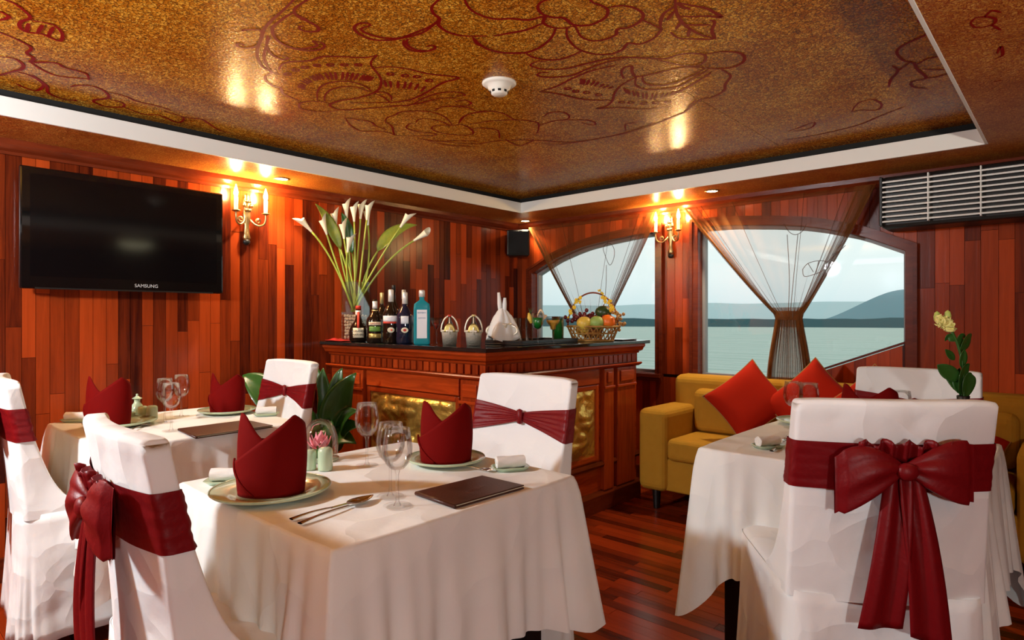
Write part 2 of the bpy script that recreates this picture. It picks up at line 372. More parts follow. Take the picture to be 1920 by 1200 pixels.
def vplanks(x0, x1, lo, hi, split=None, wdt=.058):
    x = x0
    while x < x1 - .004:
        q = min(x + wdt*rnd.uniform(.88, 1.12), x1)
        if q > x1 - .015: q = x1
        l0, l1, h0, h1 = lo(x), lo(q), hi(x), hi(q)
        cuts = [0] + (sorted(rnd.uniform(*split[i]) for i in range(len(split))) if split else []) + [9]
        for a, b in zip(cuts, cuts[1:]):
            za0, za1, zb0, zb1 = max(l0, a), max(l1, a), min(h0, b), min(h1, b)
            if zb0 - za0 < .01 and zb1 - za1 < .01: continue
            pr = rnd.uniform(0, .002)
            if abs(za0-za1) + abs(zb0-zb1) < 1e-5:
                piece('plank', pmb, wall_back, x+.0009, q-.0009, YB-pr, YB+.014, za0+.0008, zb0-.0008)
            else:
                MB().prism([(x+.0009, za0), (q-.0009, za1), (q-.0009, zb1), (x+.0009, zb0)], YB-pr, YB+.014).build('plank', M['wall'], wall_back)
        x = q
TOPZ = lambda x: 1.965
vplanks(XL, WA-.05, lambda x: 0, TOPZ, [(.5, 1.4)])
vplanks(WA-.05, WD_+.05, lambda x: arch(x)+.03, TOPZ)
vplanks(WBR+.03, WC_-.03, lambda x: SILL, lambda x: arch(x)+.03, [(1.0, 1.35)])
vplanks(WA-.05, WD_+.05, lambda x: 0, lambda x: SILL-.02)
vplanks(WD_+.05, .7, lambda x: 0, TOPZ, [(.5, .95), (1.2, 1.7)], .075)
MB().box(.7, XR, YB, YB+.014, 0, 1.965).build('panelling', M['wall'], wall_back)
struct(MB().box(XR, XR+.1, YN, YB+.12, -.02, 2.2).build('wall_right', M['trim']))
struct(MB().box(XL-.12, XR+.1, YN-.1, YN, -.02, 2.2).build('wall_front', M['trim']))

# crown trims and baseboards
CP = [(0, 1.945), (.016, 1.945), (.02, 1.958), (.036, 1.967), (.052, 1.985), (.056, ZS), (0, ZS)]
struct(MB().prism([(XL+o, z) for o, z in CP], YN, YB).build('trim_1', M['trim']))
struct(MB().prism([(YB-o, z) for o, z in CP], XL+.056, XR, 'x').build('trim_2', M['trim']))
struct(MB().box(XL, XL+.018, YN, YB, 0, .11).build('baseboard_left', M['trim'], bevel=.004))
struct(MB().box(XL, XR, YB-.018, YB, 0, .11).build('baseboard_back', M['trim'], bevel=.004))

# floor
floor = struct(MB().box(XL-.12, XR+.1, YN-.1, YB+.12, -.06, -.012).build('floor', M['backing']))
pf = unit_mesh('plank', M['floor'])
cand = []; y = YN
while y < YB:
    wd = .056; x = XL - rnd.uniform(0, .6)
    while x < XR:
        L = rnd.uniform(.35, .95); a, b = max(x, XL), min(x + L, XR)
        if b - a > .02:
            c = project(((a+b)/2, y + wd/2, 0)); s = 0
            if c and -60 < c[0] < 1980 and 700 < c[1] < 1330:
                s = (b-a)*wd/c[2]**3 * (6 if 1030 < c[0] < 1460 and c[1] > 850 else 1)
            cand.append((s, a, b, y, wd, rnd.uniform(-.0008, 0)))
        x += L
    y += wd
cand.sort(key=lambda t: -t[0]); far = MB()
for i, (s, a, b, y, wd, dz) in enumerate(cand):
    if i < 295 and s > 0: piece('plank', pf, floor, a+.0007, b-.0007, y+.0006, y+wd-.0006, -.012, dz)
    else: far.box(a+.0007, b-.0007, y+.0006, y+wd-.0006, -.012, dz)
far.build('floor_planks', M['floors'], floor)['kind'] = 'stuff'

# ceiling: slab, mosaic panels, soffits, white band
ceiling = struct(MB().box(XL-.12, XR+.1, YN-.1, YB+.12, ZC+.012, ZC+.1).build('ceiling', M['backing']))
xs = [SXL-.1, -2.425, -1.205, SXR+.1]; ys = [SYN-.1, -.595, 1.845, SYB+.1]
for i in range(3):
    for j in range(3):
        MB().box(xs[i]+.001, xs[i+1]-.001, ys[j]+.001, ys[j+1]-.001, ZC, ZC+.012).build('ceiling_panel', M['ceil'], ceiling)
JN = MB()
struct(MB().box(XL, SXL, YN, YB, ZS, ZB).build('ceiling_soffit', M['soffit']))
struct(MB().box(SXL, SXR, SYB, YB, ZS, ZB).build('ceiling_soffit', M['soffit']))
struct(MB().box(SXR, XR, YN, YB, ZS, ZB).build('ceiling_soffit', M['soffit']))
struct(MB().box(SXL, SXR, YN, SYN, ZS, ZB).build('ceiling_soffit', M['soffit']))
for nm, b in (('l', (XL, SXL-.07, YN, YB)), ('b', (XL, XR, SYB+.07, YB)), ('r', (SXR+.07, XR, YN, YB)), ('f', (XL, XR, YN, SYN-.07))):
    struct(MB().box(*b, ZB, ZC+.012).build('ceiling_recess_lining', M['black']))  # black colour deepens the shade that already lies in the cove gap
for b in ((SXL, SXL+.012, SYN, SYB), (SXL, SXR, SYB-.012, SYB), (SXR-.012, SXR, SYN, SYB), (SXL, SXR, SYN, SYN+.012)):
    struct(MB().box(*b, ZS-.002, ZB+.001).build('trim_3', M['white'], bevel=.0015))

# painted red ornament on the ceiling
def Z(ox, oy, s, *ls): return [[(ox + a/s, oy + b/s) for a, b in l] for l in ls]
STROKES = Z(430, 0, 4,
 [(500,-20),(400,80),(320,150),(260,220),(240,290),(215,350),(210,420),(240,490),(300,535),(380,560)],
 [(600,-10),(520,40),(485,80),(520,130),(600,165),(660,200),(665,230),(600,238),(540,225),(525,200),(560,195)],
 [(590,150),(490,105),(450,110),(390,150),(325,210),(340,280),(400,330),(480,365),(580,380),(680,370),(715,345),(690,320),(620,305)],
 [(340,290),(420,340),(520,365),(620,355),(660,335),(620,308)],
 [(100,235),(110,225),(170,222),(240,232),(240,280),(215,340),(150,360),(80,355),(55,335),(90,328),(110,345)],
 [(290,265),(280,330),(300,390),(350,430),(410,445),(440,435),(400,420),(360,420)],
 [(300,280),(265,390),(265,450),(290,510),(320,540)],
 [(320,545),(270,575),(280,610),(330,645),(385,660),(400,700),(450,725),(530,760)],
 [(370,525),(400,480),(480,460),(600,455),(700,425),(850,425),(1000,432),(1110,415)],
 [(1110,415),(1065,460),(1070,500),(1120,560),(1140,610),(1120,670),(1050,710),(930,740),(830,755),(760,780),(770,805),(850,825),(1000,815),(1200,800),(1400,780),(1560,740),(1700,735)],
 [(660,750),(660,690),(700,640),(800,612),(920,615),(1020,650),(1070,690)],
 [(715,760),(720,710),(770,670),(860,650),(960,655),(1050,690)],
 [(820,830),(720,838),(600,830),(530,810),(530,775),(600,760),(700,765),(760,780)],
 [(1090,510),(1200,500),(1350,520),(1500,555),(1720,582),(1600,620),(1500,680),(1380,740),(1250,765),(1100,770),(900,770)],
 [(1080,700),(1150,690),(1210,720),(1215,755)], [(1090,705),(1150,725),(1200,765)],
 [(1200,790),(1350,790),(1450,740),(1560,700),(1700,690),(1770,715),(1700,720)],
 [(1700,785),(1760,795),(1815,775),(1760,750),(1690,765)],
 [(1570,150),(1500,200),(1380,250),(1250,295),(1100,300),(1000,270),(945,230),(940,200),(980,175),(1040,175),(1060,195)],
 [(1560,165),(1450,245),(1300,283),(1150,283),(1030,250),(990,215),(1050,195)],
 [(1310,300),(1310,340),(1370,380),(1470,385),(1540,365),(1530,340),(1480,350)], [(1340,290),(1330,330),(1390,370),(1470,380)],
 [(1580,-10),(1520,50),(1530,100),(1575,140),(1570,190),(1640,240),(1750,268),(1930,270)],
 [(1830,285),(1860,330),(1930,360)],
 [(865,885),(950,895),(1060,915),(1100,945),(1180,970)], [(870,890),(920,950),(1000,985),(1150,985),(1240,1015)],
 [(1165,910),(1190,880),(1250,860),(1280,840),(1400,832),(1520,840),(1620,880),(1670,935)],
 [(1400,920),(1420,895),(1500,890),(1600,915),(1650,940),(1740,935),(1800,960),(1830,1000),(1760,1015),(1600,1000),(1530,975),(1520,955),(1560,940),(1650,945)],
 [(1400,925),(1350,930),(1330,960),(1400,985),(1550,1005),(1480,1020),(1250,1018)],
 [(1535,830),(1600,800),(1700,800),(1780,805),(1850,835)], [(1720,925),(1750,880),(1820,850),(1930,840)],
 [(1165,910),(1220,950),(1230,990),(1240,1015)], [(1420,1040),(1550,1060),(1700,1055),(1870,1060)], [(1500,1060),(1650,1090),(1850,1100)])
STROKES += Z(640, 0, 3,
 [(720,700),(850,680),(1000,675),(1100,690),(1110,720),(1100,750)], [(1110,710),(1200,680),(1350,675),(1420,685),(1420,705),(1350,690)],
 [(1140,655),(1170,635),(1240,630),(1280,650),(1270,670),(1190,680)], [(660,695),(700,650),(800,625),(900,635),(975,675)],
 [(720,725),(800,720),(880,735),(890,780)], [(430,780),(600,800),(750,810),(900,790),(1100,790),(1300,800),(1500,770),(1650,730),(1760,690)],
 [(920,780),(950,800),(1000,820),(1060,800),(1080,785),(1020,780)], [(1600,735),(1600,700),(1660,690)], [(740,210),(800,265),(880,292),(950,297),(1020,295)])
STROKES += Z(960, 0, 4,
 [(320,-10),(230,10),(195,50),(220,100),(300,130),(390,135),(460,185),(580,188),(690,140),(720,85),(690,50),(610,20),(580,-10)],
 [(-360,-10),(-300,80),(-150,140),(0,140),(120,150),(240,125),(235,170),(300,205),(400,210),(480,190)], [(-140,270),(0,245),(120,220),(235,170)],
 [(730,55),(830,42),(930,65),(985,110),(960,160),(880,205),(790,220),(780,260),(700,295),(600,305),(520,275),(475,195)],
 [(410,210),(420,290),(500,370),(620,405),(740,405),(830,370),(870,325),(960,330),(1060,290),(1115,230),(1115,215),(980,150)],
 [(330,210),(290,290),(200,360),(100,395),(0,400),(-100,395)], [(100,395),(160,430),(280,450),(400,435),(520,385)],
 [(1225,-15),(1230,80),(1270,160),(1340,220),(1430,265),(1530,290)], [(1220,50),(1140,100),(1115,160),(1115,215)],
 [(1240,20),(1340,40),(1450,60),(1530,100),(1570,130),(1460,120),(1360,125),(1250,120)],
 [(1480,150),(1520,165),(1500,230),(1510,290),(1380,292),(1250,285),(1190,240)], [(1270,160),(1230,220)], [(1330,220),(1320,275)], [(1300,185),(1400,188),(1490,185)],
 [(1220,80),(1180,130),(1160,155)], [(1235,25),(1290,55),(1340,70)],
 [(260,465),(190,460),(140,485),(170,505),(250,520),(400,515),(550,480),(700,445),(850,430),(1000,435),(1150,440),(1250,410),(1350,400),(1440,410),(1450,450),(1400,490),(1300,495),(1200,475),(1100,450)],
 [(280,548),(230,542),(190,560),(220,575),(300,580),(450,565),(560,520),(700,470),(850,440)],
 [(1440,410),(1550,390),(1680,392),(1740,420),(1730,470),(1650,505),(1550,515),(1440,510),(1390,500)],
 [(840,590),(820,540),(850,505),(900,500),(900,540),(940,575),(1100,545),(1250,510),(1440,505)],
 [(930,580),(930,640),(1000,670),(1120,670),(1250,650),(1360,590),(1470,525)], [(980,575),(990,620),(1060,640),(1170,635),(1290,600),(1440,520)],
 [(1570,520),(1640,570),(1600,630),(1590,680),(1500,730),(1400,745)],
 [(930,580),(820,640),(770,700),(750,760),(700,800),(640,815),(800,808),(1000,818),(1200,800)],
 [(210,685),(330,650),(450,590),(600,530),(780,490)], [(210,688),(350,705),(500,740),(620,752),(760,750)],
 [(1420,745),(1350,800),(1280,850),(1200,880),(1050,940),(850,1000),(650,1040),(400,1080),(250,1085)], [(1380,750),(1310,820)])
STROKES += Z(0, 0, 3,
 [(-20,-10),(60,10),(130,55),(170,100),(120,120),(110,150),(150,180),(230,190),(290,215),(340,230),(350,190),(310,145),(260,130),(180,115)],
 [(150,180),(160,130)], [(210,185),(240,140)], [(270,205),(300,150)], [(-10,60),(50,95),(-10,115)],
 [(-10,180),(100,225),(175,270),(150,300),(190,330),(170,350),(270,350),(330,360),(360,380),(440,400),(490,420),(500,450)],
 [(-10,318),(80,330),(130,365),(120,390),(80,400),(-10,425)], [(170,350),(250,400),(340,430),(500,445)],
 [(90,470),(130,490),(200,510),(240,490),(240,470),(180,430),(100,405)], [(180,420),(260,480),(270,520),(330,550),(410,565),(430,560)],
 [(400,490),(430,480),(520,485),(590,515),(610,550),(540,560),(530,575),(600,600),(690,600),(690,580),(620,560)],
 [(610,520),(700,540),(770,570),(900,600),(960,620)], [(690,600),(800,640),(900,650),(1000,690),(1030,660),(920,625)], [(1030,660),(1130,670),(1180,700),(1240,735),(1300,745)])
STROKES += Z(1280, 0, 3,
 [(1340,130),(1330,110),(1400,90),(1450,95),(1460,120),(1420,160),(1360,200),(1280,235),(1220,270),(1205,300),(1240,340),(1290,350)],
 [(1210,400),(1290,350),(1320,390),(1370,440),(1290,460),(1300,490),(1380,500)], [(1310,370),(1380,330),(1470,320),(1500,350),(1480,390),(1350,390)],
 [(1370,440),(1440,430),(1510,405),(1480,390)], [(1160,490),(1170,450),(1210,400),(1180,370)],
 [(950,630),(990,580),(1070,560),(1120,590),(1090,620),(1000,620),(950,630)], [(590,740),(650,720),(740,690),(720,720),(620,740)],
 [(560,790),(700,770),(850,740),(1000,700),(1120,650),(1250,600)])
def arc_ticks(ox, oy, s, pts, n, cx, cy, ln):
    p = smooth_path([(a, b, 0) for a, b in pts], 8); out = []
    for k in range(n):
        q = p[int(k * (len(p)-1) / (n-1))]; d = (Vector((cx, cy, 0)) - q).normalized() * ln
        out.append([(ox+q.x/s, oy+q.y/s), (ox+(q.x+d.x*.5+3)/s, oy+(q.y+d.y*.5)/s), (ox+(q.x+d.x)/s, oy+(q.y+d.y)/s)])
    return out
STROKES += arc_ticks(430, 0, 4, [(510,650),(530,610),(600,570),(700,545),(850,540),(1000,555),(1085,575)], 22, 830, 760, 60)
STROKES += arc_ticks(430, 0, 4, [(1160,600),(1220,605),(1290,610),(1350,615),(1410,625),(1470,645)], 7, 1250, 900, 55)
STROKES += arc_ticks(960, 0, 4, [(520,590),(600,600),(680,625),(760,650)], 8, 500, 760, 45)
STROKES += arc_ticks(960, 0, 4, [(840,665),(950,690),(1070,705),(1200,690),(1300,660),(1400,600),(1490,545)], 20, 1000, 900, 45)
def dots(ox, oy, s, pts, rx=24, ry=9):
    return [[(ox+(a+rx*math.cos(k*math.pi/4))/s, oy+(b+ry*math.sin(k*math.pi/4))/s) for k in range(9)] for a, b in pts]
STROKES += dots(430, 0, 4, [(440,555),(500,525),(570,505),(660,490),(760,487),(865,487),(970,487),(1210,555),(1320,568),(1410,575),(1500,605)])
STROKES += dots(960, 0, 4, [(420,665),(480,685),(560,695),(650,712),(825,768),(895,770),(990,775),(1080,772),(1170,765)], 22, 8)
orn = MB()
def ribbon(mb, pts, z, wd):
    p = smooth_path([onz(a, b, z) for a, b in pts], 5); L, Rr = [], []
    for i, q in enumerate(p):
        t = (p[min(i+1, len(p)-1)] - p[max(i-1, 0)]); t.z = 0
        if t.length < 1e-7: t = Vector((1, 0, 0))
        n = Vector((-t.y, t.x, 0)).normalized(); f = wd * (.55 + .45*math.sin(math.pi*i/(len(p)-1))) * .5
        L.append((q.x+n.x*f, q.y+n.y*f, z)); Rr.append((q.x-n.x*f, q.y-n.y*f, z))
    k = len(p); mb.add(L + Rr, [(i, i+1, k+i+1, k+i) for i in range(k-1)])
for s in STROKES:
    dd = project(onz(*s[0], ZC-.0012))[2] if s[0][1] < 590 else 3
    ribbon(orn, s, ZC-.0008-.0009*rnd.random(), .0125 if dd < 2.6 else .010)
orn.build('painted_ornament', M['orn'], ceiling)
o2 = MB()
for s in Z(1280, 0, 3, [(1620,130),(1650,100),(1720,95),(1760,110),(1740,140),(1650,155),(1620,130)], [(1700,95),(1740,60),(1790,70)], [(1740,140),(1790,170)], [(1770,300),(1790,260),(1800,310),(1760,330)], [(1750,460),(1800,450)]):
    ribbon(o2, s, ZS-.0012, .009)
o2.build('painted_ornament', M['orn'], ceiling)

# ------------------------------------------------------------------ windows
def outline(a, b, n=20):
    return [(a, SILL)] + [(a + (b-a)*k/n, arch(a + (b-a)*k/n)) for k in range(n+1)] + [(b, SILL)]
def offset(pts, d):
    n = len(pts); out = []
    cx = sum(p[0] for p in pts)/n; cz = sum(p[1] for p in pts)/n
    for i in range(n):
        p, q, r = Vector((*pts[i-1], 0)), Vector((*pts[i], 0)), Vector((*pts[(i+1) % n], 0))
        n1 = Vector((-(q-p).y, (q-p).x, 0)).normalized(); n2 = Vector((-(r-q).y, (r-q).x, 0)).normalized()
        m = (n1+n2); m = m.normalized() / max(.35, math.sqrt((1+n1.dot(n2))/2))
        out.append((q.x + m.x*d, q.y + m.y*d))
    return out
def ring(mb, a, b, y0, y1):
    n = len(a)
    vs = [(p[0], y0, p[1]) for p in a] + [(p[0], y0, p[1]) for p in b] + [(p[0], y1, p[1]) for p in a] + [(p[0], y1, p[1]) for p in b]
    fs = []
    for i in range(n):
        j = (i+1) % n
        fs += [(i, j, n+j, n+i), (2*n+i, 3*n+i, 3*n+j, 2*n+j), (i, 2*n+i, 2*n+j, j), (n+i, n+j, 3*n+j, 3*n+i)]
    return mb.add(vs, fs)
for i, (a, b) in enumerate(((WA, WBR), (WC_, WD_))):
    ol = outline(a, b)
    win = struct(ring(MB(), offset(ol, -.004), offset(ol, .045), YB-.022, YB+.05).build('window_%d' % (i+1), M['trim'], bevel=.003))
    ring(MB(), offset(ol, .035), offset(ol, .055), YB-.032, YB-.018).build('moulding', M['trim'], win)
    ring(MB(), offset(ol, -.022), offset(ol, .0), YB+.05, YB+.10).build('inner_frame', M['alu'], win)
    MB().prism(offset(ol, -.012), YB+.075, YB+.079).build('pane', M['pane'], win)
    MB().box(a-.05, b+.05, YB-.05, YB+.05, SILL-.03, SILL).build('window_sill', M['trim'], win, bevel=.004)
    if i == 1:
        dg = lambda x: SILL + max(0, (x + 1.36) * .401)
        x = -1.36
        while x < WD_ - .005:
            q = min(x + .062, WD_)
            MB().prism([(x+.0008, SILL), (q-.0008, SILL), (q-.0008, dg(q)), (x+.0008, dg(x)+.0005)], YB+.02, YB+.05).build('plank', M['wall'], win)
            x = q
        d0, d1 = Vector((-1.37, YB+.035, SILL+.002)), Vector((WD_, YB+.035, dg(WD_)+.004))
        MB().prism([(d0.x, d0.z), (d1.x, d1.z), (d1.x, d1.z+.014), (d0.x-.03, d0.z)], YB+.012, YB+.055).build('rail', M['trim'], win)

# ------------------------------------------------------------------ outside: sea, shore, hills
struct(MB().box(-900, 900, 6, 1800, -2.2, -2.0).build('sea', M['sea']))
def ridge(name, m, dist, az0, az1, hfn, label):
    mb = MB(); n = 90; ring_ = []
    for k in range(n+1):
        az = R(az0 + (az1-az0)*k/n); h = hfn(k/n)
        d = Vector((math.cos(az), math.sin(az), 0))
        ring_.append([d*dist + Vector((0, 0, -2)), d*(dist*1.04) + Vector((0, 0, -2 + h*.75)), d*(dist*1.12) + Vector((0, 0, -2 + h)), d*(dist*1.3) + Vector((0, 0, -2))])
    mb.grid(lambda u, v: ring_[round(u*n)][round(v*3)], n+1, 4)
    return tag(mb.build(name, m, smooth=True), label, 'hill' if 'hill' in name else 'shore')
nz = lambda a, s, k: noise.noise(Vector((a*s, k, 3.1)))
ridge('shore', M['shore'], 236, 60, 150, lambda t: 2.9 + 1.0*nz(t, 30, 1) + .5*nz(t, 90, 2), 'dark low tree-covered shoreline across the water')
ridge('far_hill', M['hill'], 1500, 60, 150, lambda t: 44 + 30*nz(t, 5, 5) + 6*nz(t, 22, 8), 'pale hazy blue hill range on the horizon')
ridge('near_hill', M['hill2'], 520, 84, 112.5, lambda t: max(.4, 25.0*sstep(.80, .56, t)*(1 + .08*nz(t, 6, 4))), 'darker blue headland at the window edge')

# ------------------------------------------------------------------ curtains
def curtain(label, xl0, xr0, xw, zw, zbot, wbot, grp, ztop=1.955):
    root = thing('sheer_curtain', label, 'curtain', (xw, YB-.10, 0), 0, grp)
    def edges(t):                              # t 0 top, 1 bottom
        z = ztop + (zbot - ztop)*t
        if z > zw:
            k = ((z - zw)/(ztop - zw)); c = k**.93
            return z, -.07 + (xl0 - xw + .07)*c, .07 + (xr0 - xw - .07)*c, k
        k = (zw - z)/max(.01, zw - zbot)
        return z, -.07 - (wbot-.07)*sstep(0, 1, k)**.7, .07 + (wbot-.07)*sstep(0, 1, k)**.7, 0
    def fn(u, v):
        z, a, b, k = edges(v)
        s = .5 - .5*math.cos(math.pi*u); s = .3*s + .7*(.5-.5*math.cos(math.pi*s))
        ph = 2*math.pi*17*u + 2*nz(u, 5, 2)
        x = a + (b-a)*s + (.016 + .004*k)*math.cos(ph*1.0+1)*(.45+.55*abs(2*s-1))
        yv = (.024*(1-.5*k) + .004)*math.sin(ph) + .01*nz(u*3, 4, v*3)
        return (x, yv, z)
    MB().grid(fn, 230, 44).build('fabric', M['curtain'], root, smooth=True)
    for u in (0, 1, .13, .28, .40, .58, .70, .87):
        pts = [fn(u, j/40) for j in range(41)]; rr = .006 if u in (0, 1) else .0015
        MB().tube([(p[0], p[1]-.006, p[2]) for p in pts], rr, 6).build('hem' if u in (0, 1) else 'gathered_pleat', M['hem'], root, smooth=True)
    for side in (0, 1):
        for ly in range(2):
            def ef(u, v, side=side, ly=ly):
                z, a, b, k = edges(v); w_ = (b-a)*(.055 + .02*ly) + .006
                x0 = a if side == 0 else b
                return (x0 + (1 if side == 0 else -1)*(w_*u + .004*ly) + .003*math.sin(u*25 + ly*2 + v*3), -.012 - .008*ly + .006*math.sin(u*19 + ly), z)
            MB().grid(ef, 18, 40).build('edge_fold', M['curtain'], root, smooth=True)
    for ly in range(2):
        def sk(u, v, ly=ly):
            z = zw + .05 + (zbot - zw - .05)*v; z_, a, b, k = edges((z - ztop)/(zbot - ztop))
            return (a + (b-a)*(.04 + .92*u) + .008*math.sin(u*60 + ly*2), .018 - .014*ly + .010*math.sin(u*46 + ly*1.7), z)
        MB().grid(sk, 90, 16).build('gathered_skirt', M['curtain'], root, smooth=True)
    tb = MB().lathe([(.076, -.028), (.080, -.01), (.078, .01), (.076, .028)], 18, (0, 0, zw), 1, .62)
    tb.build('tie_back', M['hem'], root, smooth=True)
    return root, fn
cu, fn = curtain('sheer brown curtain of the wider window, tied in the middle above the sofa', -2.02, -.86, -1.325, 1.215, .79, .125, 'sheer curtains')
def emb(root, ps, y_=-.03, r=.0022):
    MB().tube([(p[0], y_, p[1]) for p in smooth_path([(a, b, 0) for a, b in ps], 6)], r, 5).build('embroidery', M['hem'], root, smooth=True)
lp = lambda px, py, root: (ony(px, py, YB-.13).x - root.location.x, ony(px, py, YB-.13).z)
for ps in ([(1470,420),(1480,435),(1492,440),(1505,433),(1512,420)], [(1505,505),(1515,494),(1535,489),(1550,492),(1545,506),(1525,515),(1508,518),(1505,505)], [(1515,494),(1525,510)], [(1535,489),(1530,512)],
           [(1550,492),(1570,475),(1585,460)], [(1560,478),(1575,470)], [(1570,466),(1582,455)], [(1420,553),(1432,560),(1438,570)], [(1425,560),(1440,575)], [(1476,440),(1480,520),(1478,585)], [(1496,440),(1488,520),(1482,585)]):
    emb(cu, [lp(a, b, cu) for a, b in ps])
cu2, fn2 = curtain('sheer brown curtain of the narrower window behind the fruit basket', -3.42, -2.22, -2.78, 1.09, .82, .10, 'sheer curtains')
for ps in ([(1135,480),(1131,466),(1136,458),(1146,458),(1152,470),(1150,487),(1143,497),(1135,480)], [(1137,497),(1136,540),(1130,600)]):
    emb(cu2, [lp(a, b, cu2) for a, b in ps])

# ------------------------------------------------------------------ television, speaker, air conditioner, smoke detector, lamps
tv = thing('television', 'large black flat television on the plank wall', 'television', (XL+.079, 1.084, 1.615))
MB().box(-.03, 0, -.456, .456, -.281, .281).build('bezel', M['tv'], tv, bevel=.008)
MB().box(0, .0015, -.418, .418, -.222, .248).build('screen', M['tvs'], tv)
MB().box(-.074, -.03, -.30, .30, -.18, .18).build('back_housing', M['dark'], tv, bevel=.01)
MB().box(-.002, .003, -.40, .40, -.281, -.274).build('bottom_strip', M['dark'], tv)
text('lettering', 'SAMSUNG', .024, M['tvt'], tv, (.003, .065, -.252), (R(90), 0, R(90)))

sp = thing('speaker', 'small black wall speaker high in the room corner', 'speaker', (-3.50, 3.97, 1.715), R(42))
MB().prism([(-.095, -.085), (.095, -.085), (.08, .085), (-.08, .085)], 0, .215, 'z').build('cabinet', M['dark'], sp, bevel=.012)
MB().box(-.082, .082, -.094, -.086, .012, .203).build('grille', M['black'], sp, bevel=.008)
MB().box(-.03, .03, .08, .12, .05, .16).build('bracket', M['dark'], sp)

ac = thing('air_conditioner', 'slatted grey air conditioner under the soffit', 'air conditioner', (-.28, 3.98, 1.685))
MB().box(-.52, .52, -.085, .14, 0, .28).build('housing', M['dark'], ac, bevel=.02)
for k in range(9):
    z = .034 + k*.0265
    MB().prism([(-.118, z-.006), (-.086, z+.004), (-.086, z+.010), (-.120, z+.002)], -.505, .505, 'x').build('slat', M['slat'], ac)
for x in (-.52, .505): MB().box(x, x+.015, -.122, -.08, .01, .275).build('end_cap', M['dark'], ac, bevel=.004)
for x in (-.30, -.08, .14, .36): MB().box(x, x+.006, -.121, -.086, .02, .268).build('slat_support', M['slat'], ac)

p = onz(936, 155, ZC)
sd = thing('smoke_detector', 'round white smoke detector on the gold ceiling', 'smoke detector', p)
MB().lathe([(.0005, 0), (.068, 0), (.068, -.006), (.06, -.012), (.046, -.014), (.044, -.026), (.034, -.032), (.032, -.045), (.025, -.05), (.0005, -.051)], 32).build('casing', M['plastic'], sd, smooth=True)
for k in range(8):
    a = k*math.pi/4
    b = MB().box(-.006, .006, -.002, .002, -.004, .004).build('vent', M['black'], sd); b.location = (.0332*math.cos(a), .0332*math.sin(a), -.038); b.rotation_euler = (0, 0, a+math.pi/2)

def downlight(label, px, py, e):
    q = onz(px, py, ZS)
    t = thing('downlight', label, 'light', (q.x, q.y, ZS), 0, 'soffit downlights')
    MB().lathe([(.034, 0), (.045, -.001), (.047, -.004), (.035, -.005), (.034, 0)], 24).build('rim', M['brass'], t, smooth=True)
    MB().lathe([(.0005, -.0035), (.02, -.0035), (.034, -.0015)], 24).build('bulb', M['down'], t, smooth=True)
    lamp('downlight_beam', 'SPOT', (q.x, q.y, ZS-.012), e, (1, .82, .55), .03, (q.x, q.y, 0), 115, .6)
downlight('downlight in the soffit above the wall sconce by the television', 528, 335, 48)
downlight('downlight in the soffit corner above the speaker', 985, 414, 48)
downlight('downlight in the soffit above the wider window', 1335, 358, 48)

def sconce(label, loc, rz):
    t = thing('wall_sconce', label, 'sconce', loc, rz, 'candle wall sconces')   # local: +x out of the wall, y sideways
    MB().lathe([(.0005, -.155), (.016, -.15), (.024, -.13), (.018, -.11), (.014, -.06), (.022, -.03), (.026, .0), (.02, .04), (.024, .07), (.014, .10), (.018, .115), (.0005, .13)], 14, (.022, 0, 0), .8, 1).build('back_plate', M['brass'], t, smooth=True)
    MB().ball((.022, 0, -.155), .022, .8, 1, .9).build('finial', M['dark'], t, smooth=True)
    for s in (-1, 1):
        MB().tube(smooth_path([(.02, s*.01, -.01), (.045, s*.03, -.045), (.06, s*.055, -.06), (.072, s*.08, -.05), (.08, s*.088, -.02), (.08, s*.088, .008)], 5), .0055, 8).build('arm', M['brass'], t, smooth=True)
        MB().tube([(.058 + .0*a, s*(.052 + .016*math.cos(a)*(1-a/16)), -.032 + .016*math.sin(a)*(1-a/16)) for a in [k*.5 for k in range(20)]], .0038, 6).build('scroll', M['brass'], t, smooth=True)
        MB().lathe([(.0005, 0), (.012, 0), (.022, .006), (.024, .010), (.0005, .010)], 16, (.08, s*.088, .004)).build('drip_pan', M['brass'], t, smooth=True)
        c = MB().lathe([(.0005, 0), (.0115, 0), (.0115, .075), (.009, .08), (.0005, .08)], 14, (.08, s*.088, .013)).build('candle', M['candle'], t, smooth=True)
        MB().lathe([(.004, 0), (.010, .012), (.0115, .025), (.008, .042), (.003, .058), (.0004, .07)], 12, (.08, s*.088, .09)).build('flame_bulb', M['flame'], c, smooth=True)
    for k in range(6):
        a = k*1.05
        MB().ball((.04, .022*math.cos(a), .055 + .03*math.sin(a)), .011, 1, 1, 1, 8, 6).build('bead', M['brass'], t, smooth=True)
    return t
sconce('brass wall sconce with two candle bulbs beside the television', (XL, 1.70, 1.80), 0)
sconce('brass wall sconce with two candle bulbs on the post between the windows', (-2.16, YB, 1.80), R(-90))
cl = thing('ceiling_lamp', 'shallow round ceiling lamp under the side soffit', 'lamp', (.32, 2.3, ZS))
MB().lathe([(.0005, 0), (.17, 0), (.17, -.02), (.165, -.025)], 32).build('rim', M['brass'], cl, smooth=True)
MB().lathe([(.165, -.022), (.14, -.05), (.08, -.068), (.0005, -.072)], 32).build('diffuser', mat('lamp_diffuser', (.9, .85, .6), .5, emit=((.95, .88, .55), 4)), cl, smooth=True)

